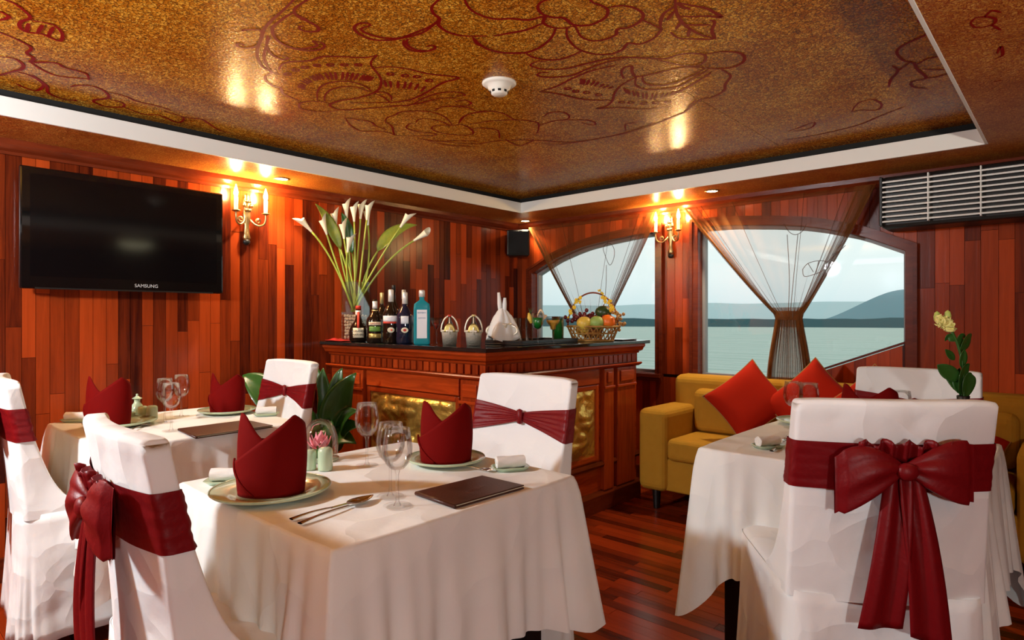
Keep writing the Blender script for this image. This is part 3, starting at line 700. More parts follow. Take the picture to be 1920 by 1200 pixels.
# ------------------------------------------------------------------ bar
XF, YF, YE, ZT = -2.16, 2.21, 3.74, 1.05
def sweep(mb, prof, closed=True):
    """profile of (outward offset, z) swept along the L-shaped bar front"""
    st = [[(XL+.001, YF-o, z) for o, z in prof], [(XF+o, YF-o, z) for o, z in prof], [(XF+o, YE, z) for o, z in prof]]
    n = len(prof); fs = [(i*n+k, i*n+(k+1) % n, (i+1)*n+(k+1) % n, (i+1)*n+k) for i in range(2) for k in range(n)]
    return mb.add(sum(st, []), fs + [tuple(range(n)), tuple(range(2*n, 3*n))[::-1]])
bar = thing('bar_counter', 'carved red wood corner bar with gold relief panels', 'bar', ((XL+XF)/2, YF+.3, 0))
BO = Vector(bar.location)
def bp(mb, name, m, par=None, **k):
    mb.v = [(a-BO.x, b-BO.y, c-BO.z) for a, b, c in mb.v]; return mb.build(name, m, par or bar, **k)
bp(MB().prism([(XL+.001, YF+.07), (XF-.07, YF+.07), (XF-.07, YE), (XF-.5, YE), (XF-.5, YF+.5), (XL+.001, YF+.5)], .001, ZT-.03, 'z'), 'body', M['wallh'])
bp(sweep(MB(), [(-.1, 1.028), (.0, 1.028), (.0, 1.012), (-.012, 1.0), (-.02, .985), (-.045, .975), (-.05, .965), (-.1, .965)]), 'cornice', M['wallh'])
bp(sweep(MB(), [(-.1, .966), (-.062, .966), (-.062, .905), (-.1, .905)]), 'frieze', M['wallh'])
bp(sweep(MB(), [(-.1, .906), (-.028, .906), (-.022, .899), (-.03, .89), (-.052, .88), (-.1, .88)]), 'lower_moulding', M['wallh'])
dm = unit_mesh('dentil', M['wallv'])
x = XL + .03
while x < XF - .085:
    piece('dentil', dm, bar, x-BO.x, x+.040-BO.x, YF+.046-BO.y, YF+.0625-BO.y, .912, .960); x += .0545
y = YF + .075
while y < YE - .04:
    piece('dentil', dm, bar, XF-.0625-BO.x, XF-.046-BO.x, y-BO.y, y+.040-BO.y, .912, .960); y += .0545
def relief(name, a, b, z0, z1, plane):
    def fn(u, v):
        h = .012*max(0, noise.noise(Vector((u*4.2 + (3 if plane == 'x' else 0), v*3.2, 2)))) + .010*abs(noise.noise(Vector((u*9, v*7, 5)))) + .012*sstep(.25, .0, abs(math.hypot(u-.5, (v-.5)*.7) - .24 - .05*math.sin(6*math.atan2(v-.5, u-.5))))
        h *= 2.1*sstep(0, .06, u)*sstep(1, .94, u)*sstep(0, .06, v)*sstep(1, .94, v)
        if plane == 'y': return (a+(b-a)*u, YF+.066-h, z0+(z1-z0)*v)
        return (XF-.066+h, a+(b-a)*u, z0+(z1-z0)*v)
    bp(MB().grid(fn, 80, 50), name, M['gold'], smooth=True)
relief('gold_relief_panel', -3.20, -2.44, .345, .755, 'y'); relief('gold_relief_panel', 2.50, 3.245, .345, .755, 'x')
def frame_y(a, b, z0, z1, yy, t, dpt, nm):
    for q in ((a-t, a, z0-t, z1+t), (b, b+t, z0-t, z1+t)): bp(MB().box(q[0], q[1], yy-dpt, yy, q[2], q[3]), nm, M['wallv'], bevel=.004)
    for q in ((a, b, z0-t, z0), (a, b, z1, z1+t)): bp(MB().box(q[0], q[1], yy-dpt, yy, q[2], q[3]), nm, M['wallh'], bevel=.004)
def frame_x(a, b, z0, z1, xx, t, dpt, nm):
    for q in ((a-t, a, z0-t, z1+t), (b, b+t, z0-t, z1+t)): bp(MB().box(xx, xx+dpt, q[0], q[1], q[2], q[3]), nm, M['wallv'], bevel=.004)
    for q in ((a, b, z0-t, z0), (a, b, z1, z1+t)): bp(MB().box(xx, xx+dpt, q[0], q[1], q[2], q[3]), nm, M['wallh'], bevel=.004)
frame_y(-3.20, -2.44, .345, .755, YF+.072, .03, .016, 'panel_moulding'); frame_x(2.50, 3.245, .345, .755, XF-.072, .03, .016, 'panel_moulding')
bp(MB().box(-3.23, -2.41, YF+.052, YF+.072, .79, .88), 'rail', M['wallh'], bevel=.004)
bp(MB().box(XF-.072, XF-.052, 2.47, 3.275, .79, .88), 'rail', M['wallh'], bevel=.004)
for a, b in ((-3.36, -3.25), (-2.385, -2.235)):
    pl = bp(MB().box(a, b, YF+.04, YF+.072, .12, .88), 'pilaster', M['wallv'], bevel=.005)
    bp(MB().box(a+.022, b-.022, YF+.030, YF+.04, .79, .86), 'carved_square', M['wallh'], pl, bevel=.006)
    bp(MB().box(a-.006, b+.006, YF+.030, YF+.04, .755, .772), 'pilaster_band', M['wallh'], pl, bevel=.003)
for a, b in ((2.285, 2.43), (3.31, 3.42), (3.46, 3.68)):
    pl = bp(MB().box(XF-.072, XF-.04, a, b, .12, .88), 'pilaster', M['wallv'], bevel=.005)
    bp(MB().box(XF-.04, XF-.030, a+.03, b-.03, .79, .86), 'carved_square', M['wallh'], pl, bevel=.006)
    bp(MB().box(XF-.04, XF-.030, a-.004, b+.004, .755, .772), 'pilaster_band', M['wallh'], pl, bevel=.003)
bp(sweep(MB(), [(-.1, .001), (-.035, .001), (-.035, .10), (-.05, .12), (-.1, .12)]), 'plinth', M['trim'])
bp(sweep(MB(), [(-.1, .27), (-.045, .27), (-.04, .285), (-.05, .305), (-.1, .305)]), 'waist_moulding', M['trim'])
ct = MB().prism([(XL+.002, YF-.022), (XF+.022, YF-.022), (XF+.022, YE+.03), (XF-.62, YE+.03), (XF-.62, YF+.6), (XL+.002, YF+.6)], ZT-.021, ZT, 'z').build('countertop', M['granite'], bevel=.004)
tag(ct, 'polished black stone worktop lying on the corner bar', 'countertop')

# ------------------------------------------------------------------ sofa and pillows
so = thing('sofa', 'mustard upholstered sofa along the window wall', 'sofa', (-1.04, 3.82, 0))
def sofa_part(nm, a, bv=.03): return MB().box(*a).build(nm, M['sofa'], so, bevel=bv, seg=4, smooth=False)
sofa_part('base', (-1.02, 1.02, -.29, .24, .13, .33), .012)
sofa_part('arm', (-1.04, -.84, -.32, .24, .12, .63), .045); sofa_part('arm', (.84, 1.04, -.32, .24, .12, .63), .045)
sofa_part('backrest', (-1.0, 1.0, .08, .26, .3, .82), .05)
for k in range(3): sofa_part('seat_cushion', (-.835 + k*.558, -.282 + k*.558, -.33, .09, .325, .46), .035)
for k in range(3): sofa_part('back_cushion', (-.835 + k*.558, -.282 + k*.558, .02, .13, .46, .74), .05)
for x in (-.94, .94):
    for yy in (-.25, .18): MB().lathe([(.02, 0), (.028, .125)], 12, (x, yy, .001), cap=True).build('leg', M['leg'], so)
def pillow(label, loc, rot, size=.36):
    t = thing('throw_pillow', label, 'pillow', loc, 0, 'red throw pillows on the sofa'); t.rotation_euler = rot
    def sh(s):
        def fn(u, v):
            a, b = 2*u-1, 2*v-1; k = max(0, (1-a**4)*(1-b**4))**.55
            pin = 1 - .10*(1-abs(a)**2)*abs(b)**3 ; pin2 = 1 - .10*(1-abs(b)**2)*abs(a)**3
            return (a*size/2*pin2, b*size/2*pin, s*.075*k)
        return fn
    mb = MB().grid(sh(1), 22, 22).grid(sh(-1), 22, 22)
    mb.build('cover', M['pillow'], t, smooth=True)
    per = []
    for k in range(80):
        q = k/20; s, f = int(q), q - int(q); u, v = [(f, 0), (1, f), (1-f, 1), (0, 1-f)][s]; per.append(sh(1)(u, v))
    MB().tube(per, .0045, 6, True).build('piping', M['pillowt'], t, smooth=True)
    return t
def facing(n, roll):
    n = Vector(n).normalized(); q = n.to_track_quat('Z', 'Y'); return (q.to_matrix() @ Matrix.Rotation(roll, 3, 'Z')).to_euler()
pillow('red pillow standing on its corner against the left sofa arm', ony(1402, 752, 3.72), facing((.25, -1, .45), R(42)), .375)
pillow('red pillow standing on its corner in the middle of the sofa back', ony(1524, 760, 3.76), facing((.15, -1, .4), R(45)), .40)
pillow('red pillow mostly hidden behind the far white chair', ony(1634, 776, 3.64), facing((.05, -1, .4), R(45)), .38)
pillow('red pillow lying flat on the seat at the right sofa arm', (-.42, 3.66, .545), facing((-.1, -.25, 1), R(20)), .36)

# ------------------------------------------------------------------ chairs
def make_chair(label, loc, rz, scale=1):
    t = thing('covered_chair', label, 'chair', loc, rz, 'white covered dining chairs', scale)
    H, HW, Z0 = .985, .232, .49
    def yc(z): k = max(0, (z-Z0)/(H-Z0)); return -.035 - .085*k**1.15
    def thick(z): return .025 + .024*max(0, 1-(z-Z0)/.3)
    TPL = []                                   # (sx, sy, nx, ny): unit corner signs and corner-arc direction
    for k in range(16): TPL.append((1 - 2*(k+.0)/16 if k else 1, 1, 0, 1))
    def arc(cx, cy, a0):
        for k in range(5): a = R(a0 + 90*k/4); TPL.append((cx, cy, math.cos(a), math.sin(a)))
    TPL.clear()
    arc(1, 1, 0)
    for k in range(1, 24): TPL.append((1 - 2*k/24, 1, 0, 1))
    arc(-1, 1, 90)
    for k in range(1, 4): TPL.append((-1, 1 - 2*k/4, -1, 0))
    arc(-1, -1, 180)
    for k in range(1, 24): TPL.append((-1 + 2*k/24, -1, 0, -1))
    arc(1, -1, 270)
    for k in range(1, 4): TPL.append((1, -1 + 2*k/4, 1, 0))
    NT = len(TPL)
    def surf(k, z, grow=0):
        sx, sy, nx, ny = TPL[k % NT]; r_ = .011
        th = thick(z); x = (sx*(HW - r_) + nx*(r_ + grow)) * (1 - .03*(z-Z0)/(H-Z0)); yy = sy*(th - r_) + ny*(r_ + grow)
        if sy > -1: yy += .10*math.exp(-max(0, z-.50)/.06)*(sy+1)/2
        return Vector((x, yc(z) + yy + .032*(x/HW)**2 - .02, z))
    FRONT = 5 + 11; REAR = NT - 3 - 5 - 12
    zl = [Z0 + (H-.03-Z0)*k/22 for k in range(23)]
    def back(u, v):
        kk = round(u*NT)
        if v <= .8: return surf(kk, Z0 + (H-.014-Z0)*v/.8)
        k = (v-.8)/.2; q = surf(kk, H-.014); cy = yc(H)+.032*(q.x/HW)**2-.02
        f = math.cos(k*math.pi/2); ff = 1 - .35*(1-f) if k < .99 else 0
        return Vector((q.x*(1-.03*(1-f)), cy + (q.y-cy)*(1 - (1-f)*.45 if k < .99 else 0), H-.014 + .014*math.sin(k*math.pi/2) - .006*(abs(q.x)/HW)**8))
    MB().grid(back, NT, 31, True).build('backrest_cover', M['cover'], t, smooth=True)
    def foot(a, gx, gy, n=7):
        c, s = math.cos(a), math.sin(a)
        return math.copysign(abs(c)**(2/n), c)*gx, math.copysign(abs(s)**(2/n), s)*gy + .158
    def seat(u, v):
        a = u*2*math.pi
        if v < .5: k = v/.5; x, yy = foot(a, .233, .252, 9); return (x, yy, .445 + .06*k)
        k = (v-.5)/.5; x, yy = foot(a, .233*(1-k), .252*(1-k), 9); e_ = min(1, k*6)
        return (x, yy, .505 + .018*math.sin(e_*math.pi/2))
    MB().grid(seat, 56, 16, True).build('seat_cover', M['cover'], t, smooth=True)
    def skirt(u, v):
        a = u*2*math.pi; w_ = v*v; rip = .007*math.sin(a*13 + 1.3*math.sin(a*3)) + .004*math.sin(a*29)
        x, yy = foot(a, .2325 + .018*v + rip*w_, .2515 + .018*v + rip*w_, 9 - 2*v)
        return (x, yy, .505 - .445*v + .008*math.sin(a*9)*v)
    MB().grid(skirt, 150, 14, True).build('skirt', M['cover'], t, smooth=True, solid=.002)
    for x in (-.19, .19):
        for yy in (0, .35): MB().box(x-.017, x+.017, yy-.017, yy+.017, .001, .44).build('leg', M['leg'], t)
    # sash: full band, gathered at the front centre
    def band(u, v):
        kk = round(u*NT); sx, sy, nx, ny = TPL[kk % NT]; base = surf(kk, .83, .004)
        front = sy > .5 and ny > .5
        g = min(1, abs(base.x)/HW); hh = .058 if not front else .013 + .045*g**.85
        zc = .825 + (0 if not front else .010*(1-g))
        z = zc + hh*(2*v-1); q = surf(kk, z, .004)
        pl = .0030*noise.noise(Vector((base.x*9, v*7 + base.x*2, ny*2)))*(.8 if not front else 1) + (.0016*math.sin(v*2*math.pi*6)*(1.15-g) if front else 0)
        q += Vector((nx, ny, 0))*(pl + (.008*(1-g) if front else 0)); q.z = z
        return q
    sa = MB().grid(band, NT, 36, True).build('sash', M['satin'], t, smooth=True)
    fy = surf(FRONT, .835).y
    MB().lathe([(.002, -.028), (.012, -.024), (.014, 0), (.012, .024), (.002, .028)], 12, (0, fy+.016, .835), 1, .8).build('front_knot', M['satin'], sa, smooth=True)
    ry = surf(REAR, .82).y - .01
    def loop(sgn, droop):
        def fn(u, v):
            a = v*2*math.pi; k = math.sin(min(1, u*1.15)*math.pi/2)
            hh = .014 + .058*k; tt = .008 + .011*math.sin(math.pi*min(1, u*.95)**.8)
            if u > .93: hh *= .9; tt *= .35
            pleat = 1 + .22*math.sin(a*6 + u*2)*(1 - .3*u)
            x = sgn*(.006 + .145*u); z = hh*math.sin(a)*(1 + .08*math.sin(a*5)) - droop*u*u
            return (x, ry - .012 - tt*.8 - tt*math.cos(a)*pleat, .828 + z)
        MB().grid(fn, 18, 48, False, True).build('bow_loop', M['satin'], sa, smooth=True)
    loop(-1, .045); loop(1, .010)
    def wing():                                  # gathered ruffle above the knot
        def fn(u, v): x = (u-.5)*.20; return (x, ry - .010 - .010*math.sin(u*40) - .012*v, .845 + v*(.045 + .008*math.sin(u*26)) )
        MB().grid(fn, 40, 6).build('bow_ruffle', M['satin'], sa, smooth=True, solid=.002)
    wing()
    MB().ball((0, ry-.034, .826), .021, 1.15, .7, 1, 14, 9).build('bow_knot', M['satin'], sa, smooth=True)
    def tail(sgn, ln, w0, w1, lean):
        def fn(u, v):
            k = v; x = sgn*(.012 + lean*k) + (u-.5)*(w0 + (w1-w0)*k**.6)
            return (x, ry - .020 - .006*math.sin(u*2*math.pi*1.5 + sgn) * (1-.3*k) - .014*math.sin(k*3), .818 - ln*k - .035*k*k*u*(1 if sgn > 0 else -.2))
        MB().grid(fn, 14, 22).build('bow_tail', M['satin'], sa, smooth=True, solid=.002)
    tail(-1, .36, .05, .095, .042); tail(1, .37, .05, .095, .046)
    return t
def az(deg): return R(deg - 90)
cA = make_chair('white covered chair, red satin bow turned to the viewer, at the nearest table', (-1.455, .535, 0), R(-3))
dup(cA, 'white covered chair with knotted red sash facing the viewer before the bar', (-1.535, 1.68, 0), R(180))
dup(cA, 'white covered chair with knotted red sash beside the green potted plant', (-2.97, 1.52, 0), R(180))
dup(cA, 'white covered chair cut off by the picture edge at the wall side table', (-2.95, .592, 0), R(-6))
dup(cA, 'white covered chair with large red bow on its back at the sofa table', (-.40, 1.845, 0), az(126), 1.02)
dup(cA, 'white covered chair between the sofa and the table with the rose', (-.51, 3.03, 0), R(180))

# ------------------------------------------------------------------ tables and cloths
def table(label, clabel, x0, x1, y0, y1, seed, drop=.40, tip=.11, flare=.07):
    t = thing('dining_table', label, 'table', ((x0+x1)/2, (y0+y1)/2, 0), 0, 'dining tables')
    hx, hy = (x1-x0)/2, (y1-y0)/2
    MB().box(-hx+.012, hx-.012, -hy+.012, hy-.012, .715, .742).build('tabletop', M['trim'], t, bevel=.004)
    MB().box(-hx+.06, hx-.06, -hy+.06, hy-.06, .64, .715).build('apron', M['leg'], t)
    for sx in (-1, 1):
        for sy in (-1, 1):
            a, b = sx*(hx-.10), sy*(hy-.10); MB().box(a-.033, a+.033, b-.033, b+.033, .001, .66).build('leg', M['leg'], t, bevel=.006)
    N, rr = 320, .022; per = []
    L = 4*(2*hx)                                 # perimeter samples
    for k in range(N):
        q = 4*k/N; s, f = int(q), q - int(q)
        c = [(-hx, -hy), (hx, -hy), (hx, hy), (-hx, hy)]; a, b = c[s], c[(s+1) % 4]
        x, y = a[0] + (b[0]-a[0])*f, a[1] + (b[1]-a[1])*f
        nrm = [Vector((0, -1)), Vector((1, 0)), Vector((0, 1)), Vector((-1, 0))]
        cp = min(f, 1-f)*2*hx                    # distance to corner
        n0 = nrm[s]; n1 = nrm[(s+1) % 4] if f > .5 else nrm[(s-1) % 4]
        blend = .5*math.exp(-(cp/.055)**2)
        n = (n0*(1-blend) + n1*blend).normalized()
        per.append((x, y, n, math.exp(-(cp/.075)**2), math.exp(-(cp/.2)**2), q))
    T = 18; vs = []; fs = []
    TS = [0, .008, .02, .05] + [.05 + .95*(k+1)/(T-3) for k in range(T-3)]
    for j in range(T+1):
        t_ = TS[j]
        for (x, y, n, c, cw, q) in per:
            ph = q*2*math.pi + seed
            fold = (.018*math.sin(ph*3 + seed) + .011*math.sin(ph*7 + 2*seed))*(1-c) + .028*cw*math.sin(ph*11+seed)*(1-c)
            out = (.003 + .004*min(1, t_*20)) + t_*(.022 + fold*.9 + flare*c)
            dr = (drop + tip*c + .02*cw + .008*math.sin(ph*2+seed))*t_
            inset = .008*c*(1-min(1, t_*8))
            z = .75 - dr*(1 - .04*t_) if j else .75
            if j == 0: out = -.003
            vs.append((x + n.x*(out-inset), y + n.y*(out-inset), z - (0 if j else 0)))
    for j in range(T):
        for k in range(N): fs.append((j*N+k, j*N+(k+1) % N, (j+1)*N+(k+1) % N, (j+1)*N+k))
    ctr = thing_mesh = None
    G = 12; o = len(vs)
    def edge(u, v): return (-hx+2*hx*u, -hy+2*hy*v)
    fs.append(tuple(range(N))[::-1])
    me = MB(); me.v = vs; me.f = fs
    cl_ = me.build('tablecloth', M['cloth'], smooth=False)
    cl_.location = ((x0+x1)/2, (y0+y1)/2, 0)
    cl_.data.polygons.foreach_set('use_smooth', [len(p.vertices) == 4 for p in cl_.data.polygons])
    tag(cl_, clabel, 'tablecloth', 'white tablecloths')
T1 = (-1.83, -1.07, .67, 1.46); T2 = (-3.27, -2.485, .67, 1.42); T3 = (-.985, -.2, 2.06, 2.84)
table('dining table under the white cloth nearest to the camera', 'white tablecloth hanging over the table nearest to the camera', *T1, 1.0, .375, .05, .06)
table('dining table under the white cloth by the plank wall', 'white tablecloth hanging over the table by the plank wall', *T2, 2.3)
table('dark legged dining table in front of the sofa', 'white tablecloth with a hanging corner on the table before the sofa', *T3, 4.1, .40, .19, .05)

# ------------------------------------------------------------------ tableware
ZTB = .7515
WHERE = {1: 'the nearest table', 2: 'the table by the plank wall', 3: 'the table before the sofa'}
def plate(label, px, py, r):
    q = onz(px, py, ZTB)
    t = thing('dinner_plate', label, 'plate', q, 0, 'pale green dinner plates')
    MB().lathe([(.0005, .004), (r*.58, .004), (r*.66, .010), (r*.98, .019), (r, .017), (r*.97, .013), (r*.62, .0), (.0005, .0)], 40).build('dish', M['plate'], t, smooth=True)
    MB().lathe([(r*.975, .0195), (r*.99, .0205), (r*1.003, .0185), (r*.998, .0165)], 40).build('rim', M['celadon'], t, smooth=True)
    return q
def napkin_at(label, q, wd, h, rz):
    t = thing('folded_napkin', label, 'napkin', (q.x, q.y, q.z+.0045), rz, 'standing red napkins')
    # local: -y faces the viewer, x to the right of the picture
    rx, ry = wd/2, wd*.36
    def shape(a, k, z, top, g=0.):
        bul = 1 + .10*math.sin(min(1, z/h)*math.pi*.8) - .10*(z/h)**3
        return ((rx+g)*bul*math.cos(a), (ry+g)*bul*math.sin(a)*(1-.25*(z/h)**2), z)
    def inner(u, v):                           # tall pocket behind with its peak on the left
        a = R(40) + R(280)*u; top = h*(.62 + .38*math.exp(-(abs(math.degrees(a)-203)/52)**2.6))
        return shape(a, 0, top*v, top)
    MB().grid(inner, 40, 14).build('inner_fold', M['napkin'], t, smooth=True, solid=.003)
    def outer(u, v):                           # wrap whose upper edge climbs from low left to the right peak
        a = R(172) + R(258)*u; d = math.degrees(a)
        top = h*(.40 + .58*min(1, (math.cos(a)+1)/1.80)) if 180 < d < 324 else (h*.40 if d <= 180 else h*(.98 - .30*min(1, (d-324)/90)))
        return shape(a, 0, top*v, top, .005)
    MB().grid(outer, 48, 14).build('outer_wrap', M['napkin'], t, smooth=True, solid=.003)
    def hemf(u): a = R(180) + R(70)*u; return shape(a, 0, h*.40*(1-u)**1.1 + .006, h, .0085)
    MB().tube([hemf(k/14) for k in range(15)], .003, 6).build('tucked_edge', M['napkin'], t, smooth=True)
    return t
def glass(label, px, py, grp, h=.186, r=.036, d=None):
    q = onz(px, py, ZTB) if d is None else d
    s = h/.186; k = r/.036
    t = thing('wine_glass', label, 'wine glass', (q.x, q.y, ZTB), rnd.uniform(0, 3), grp)
    MB().lathe([(.0006, .003), (.012, .003), (.030*k, .0015), (.0335*k, .0018), (.034*k, .001)], 28).build('foot', M['glass'], t, smooth=True)
    MB().lathe([(.010, .002), (.0045, .012), (.0036, .04), (.0038, .075*s), (.007, .086*s)], 16).build('stem', M['glass'], t, smooth=True)
    MB().lathe([(.004, .0855*s), (.016*k, .090*s), (.028*k, .103*s), (.0355*k, .124*s), (.036*k, .140*s), (.033*k, .162*s), (.0295*k, .186*s),
                (.0283*k, .186*s), (.0318*k, .161*s), (.0346*k, .140*s), (.0340*k, .125*s), (.027*k, .105*s), (.015*k, .093*s), (.0006, .089*s)], 28).build('bowl', M['glass'], t, smooth=True)
def towel(label_d, label_t, px, py, a, L=.095):
    q = onz(px, py, ZTB)
    t = thing('towel_dish', label_d, 'dish', q, a, 'small celadon towel dishes')
    hx, hy = L*.66, .037
    def sup(k, n=4): c, s = math.cos(k), math.sin(k); return math.copysign(abs(c)**(2/n), c), math.copysign(abs(s)**(2/n), s)
    def fn(u, v):
        k = u*2*math.pi; c, s = sup(k); f = [1.0, .97, .8, .0][min(3, int(v*3+.5))]; z = [.010, .0115, .005, .005][min(3, int(v*3+.5))]
        return (hx*c*f, hy*s*f, z)
    def un(u, v):
        k = u*2*math.pi; c, s = sup(k); f = [1, .8, 0][min(2, int(v*2+.5))]; return (hx*c*f, hy*s*f, [.010, 0, 0][min(2, int(v*2+.5))])
    MB().grid(fn, 32, 4, True).grid(un, 32, 3, True).build('dish', M['celadon'], t, smooth=True)
    r = thing('rolled_towel', label_t, 'towel', (q.x, q.y, q.z+.0055), a, 'rolled white towels')
    def roll(u, v):
        k = v*2*math.pi; rad = .0175 + .0008*math.sin(k*5 + u*9)
        return ((u-.5)*L, rad*math.cos(k), .0175 + rad*math.sin(k)*.97)
    b = MB().grid(roll, 14, 24, False, True)
    for s in (-1, 1):
        sp_ = [(s*L/2, (.0175 - .0007*k)*math.cos(k*.55), .0175 + (.0175 - .0007*k)*math.sin(k*.55)) for k in range(25)]
        MB().tube(sp_, .0013, 5).build('spiral_end', M['towel'], r, smooth=True)
        b.add([roll(0 if s < 0 else 1, j/24) for j in range(24)], [tuple(range(24))])
    b.build('roll', M['towel'], r, smooth=True)
def cutlery(kind, label, p0, p1):
    a, b = onz(*p0, ZTB), onz(*p1, ZTB); L = (b-a).length; rz = math.atan2(b.y-a.y, b.x-a.x)
    t = thing(kind, label, 'cutlery', a, rz, 'steel cutlery')
    MB().grid(lambda u, v: (L*.64*u, (.0042 + .0035*(1-u)**3 - .002*u)*math.cos(v*2*math.pi), .0045 + .003*math.sin(math.pi*u) + .0022*math.sin(v*2*math.pi)), 14, 10, False, True).build('handle', M['steel'], t, smooth=True)
    x0 = L*.62
    if kind == 'spoon':
        MB().grid(lambda u, v: (x0 + L*.38*u, .021*math.sin(math.pi*u**.75)**.8*(2*v-1), .010 - .008*math.sin(math.pi*u)*(1-(2*v-1)**2)), 16, 9).build('bowl', M['steel'], t, smooth=True, solid=.0012)
    elif kind == 'knife':
        MB().prism([(x0, -.004), (L*.95, -.006), (L, .004), (x0, .006)], .003, .0048, 'z').build('blade', M['steel'], t)
    else:
        MB().grid(lambda u, v: (x0 + L*.2*u, (.004 + .009*sstep(0, 1, u))*(2*v-1), .006 + .002*math.sin(u*3)), 8, 5).build('neck', M['steel'], t, smooth=True, solid=.0015)
        for k in range(4): MB().tube([(x0 + L*.19, -.0098 + k*.0065, .0075), (x0 + L*.3, -.0098 + k*.0065, .006), (L, -.0095 + k*.0063, .0095)], [.0016, .0015, .0008], 6).build('tine', M['steel'], t, smooth=True)
def menu(label, corners, z=ZTB):
    c = [onz(*p, z+.010) for p in corners]; o = sum(c, Vector())/4; o.z = z
    t = thing('menu_folder', label, 'menu', o, 0, 'brown leather menus')
    P = [(q.x-o.x, q.y-o.y) for q in c]
    MB().prism([(a*.955, b*.955) for a, b in P], .0035, .0065, 'z').build('pages', M['lab'], t)
    MB().prism(P, .0, .0035, 'z').build('back_cover', M['menu'], t, bevel=.001)
    MB().prism(P, .0065, .010, 'z').build('front_cover', M['menu'], t, bevel=.0015)
    e0, e1 = Vector((*P[0], .005)), Vector((*P[3], .005))
    MB().tube([e0, e1], .005, 8).build('spine', M['menu'], t, smooth=True)
    return t, P
def pot_bottle(label, kind, q, h, r, grp='celadon condiment set'):
    t = thing(kind, label, 'condiment', (q.x, q.y, ZTB), 0, grp)
    if kind == 'oil_cruet':
        MB().lathe([(.0005, 0), (r*.8, 0), (r, h*.12), (r*1.05, h*.35), (r*.75, h*.52), (r*.42, h*.64), (r*.40, h*.74), (r*.62, h*.80), (.0005, h*.80)], 24).build('body', M['celadon'], t, smooth=True)
        MB().lathe([(r*.75, h*.80), (r*.6, h*.83), (r*.25, h*.88), (r*.14, h*.93), (r*.2, h*.97), (.0005, h)], 20).build('lid', M['celadon'], t, smooth=True)
    else:
        n = 5
        MB().lathe([(.0005, 0), (r*.96, 0), (r, h*.06), (r, h*.78), (r*.92, h*.92), (r*.6, h*.985), (.0005, h)], 28).build('body', M['celadon'], t, smooth=True)
        for k in range(3): MB().ball((.006*math.cos(k*2.1), .006*math.sin(k*2.1), h*.995), .0013, 1, 1, .5, 6, 4).build('shaker_hole', M['ink'], t)
AIM = TH                                        # napkin front turned to the camera
# nearest table
q = plate('pale green plate under the big red napkin near the bow chair', 509, 926, .147)
napkin_at('large standing red napkin closest to the camera on the nearest table', q, .150, .205, AIM + R(6))
q = plate('pale green plate under the red napkin before the white chair', 836, 867, .122)
napkin_at('standing red napkin in front of the gold bar panel', q, .142, .188, AIM)
glass('wine glass standing farthest back on the nearest table', 688, 873, 'wine glasses on the nearest table', .19)
glass('wine glass just behind the foremost glass of the nearest table', 732, 931, 'wine glasses on the nearest table', .186)
glass('foremost wine glass at the tip of the spoon', 745, 949, 'wine glasses on the nearest table', .186)
towel('celadon dish at the corner behind the largest napkin', 'rolled white towel behind the largest red napkin', 432, 905, R(48), .10)
towel('celadon dish beside the menu on the nearest table', 'rolled white towel next to the dark menu on the nearest table', 957, 880, R(58), .085)
cutlery('knife', 'steel knife lying next to the spoon', (546, 977), (662, 944))
cutlery('spoon', 'steel spoon with a bronze gleam in front of the big plate', (562, 985), (700, 935))
cutlery('fork', 'steel fork between the plate and the menu', (862, 877), (925, 886))
mn, P = menu('closed dark brown leather menu on the nearest table', [(780, 921), (904, 891), (983, 909), (853, 946)])
a = Vector((P[2][0]-P[3][0], P[2][1]-P[3][1])); 
for k, (off, wd_) in enumerate(((.0, .06), (.012, .045), (.022, .05))):
    b_ = MB().box(-wd_/2, wd_/2, -.002, .002, .010, .0104).build('embossed_line', M['menut'], mn); b_.rotation_euler = (0, 0, math.atan2(a.y, a.x)); b_.location = (.01 + off*.5, .01 - off, 0)
pot_bottle('left celadon shaker in front of the glass dome', 'salt_shaker', onz(581, 880, ZTB), .060, .019)
pot_bottle('right celadon shaker in front of the glass dome', 'salt_shaker', onz(610, 881, ZTB), .068, .0215)
q = onz(592, 868, ZTB) + FW*.045; q.z = ZTB
t = thing('glass_dome', 'clear glass dome over pink blossoms on the nearest table', 'dome', q)
MB().lathe([(.052, 0), (.056, .04), (.054, .07), (.045, .10), (.028, .122), (.0005, .131)], 32).build('dome', M['glass'], t, smooth=True)
MB().lathe([(.0005, .001), (.056, .001), (.058, .003), (.058, .006), (.0005, .006)], 32).build('base', M['celadon'], t, smooth=True)
f = thing('pink_blossom', 'pink blossoms standing under the glass dome', 'flower', (q.x, q.y, ZTB+.0065))
MB().tube([(0, 0, 0), (0, 0, .045)], .014, 10).build('stem', M['leaf'], f, smooth=True)
for k in range(16):
    a = k*2.4; rr = .010 + .0019*k
    def pet(u, v, a=a, rr=rr): s_ = 2*v-1; r_ = rr*.35 + rr*.75*u; return (r_*math.cos(a) - s_*.012*math.sin(math.pi*(u*.8+.15))*math.sin(a), r_*math.sin(a) + s_*.012*math.sin(math.pi*(u*.8+.15))*math.cos(a), .045 + .028*(1-rr/.045)*u + .020*u*u - .01*(k/16) - .006*s_*s_)
    MB().grid(pet, 6, 5).build('petal', M['pink'], f, smooth=True, solid=.0008)
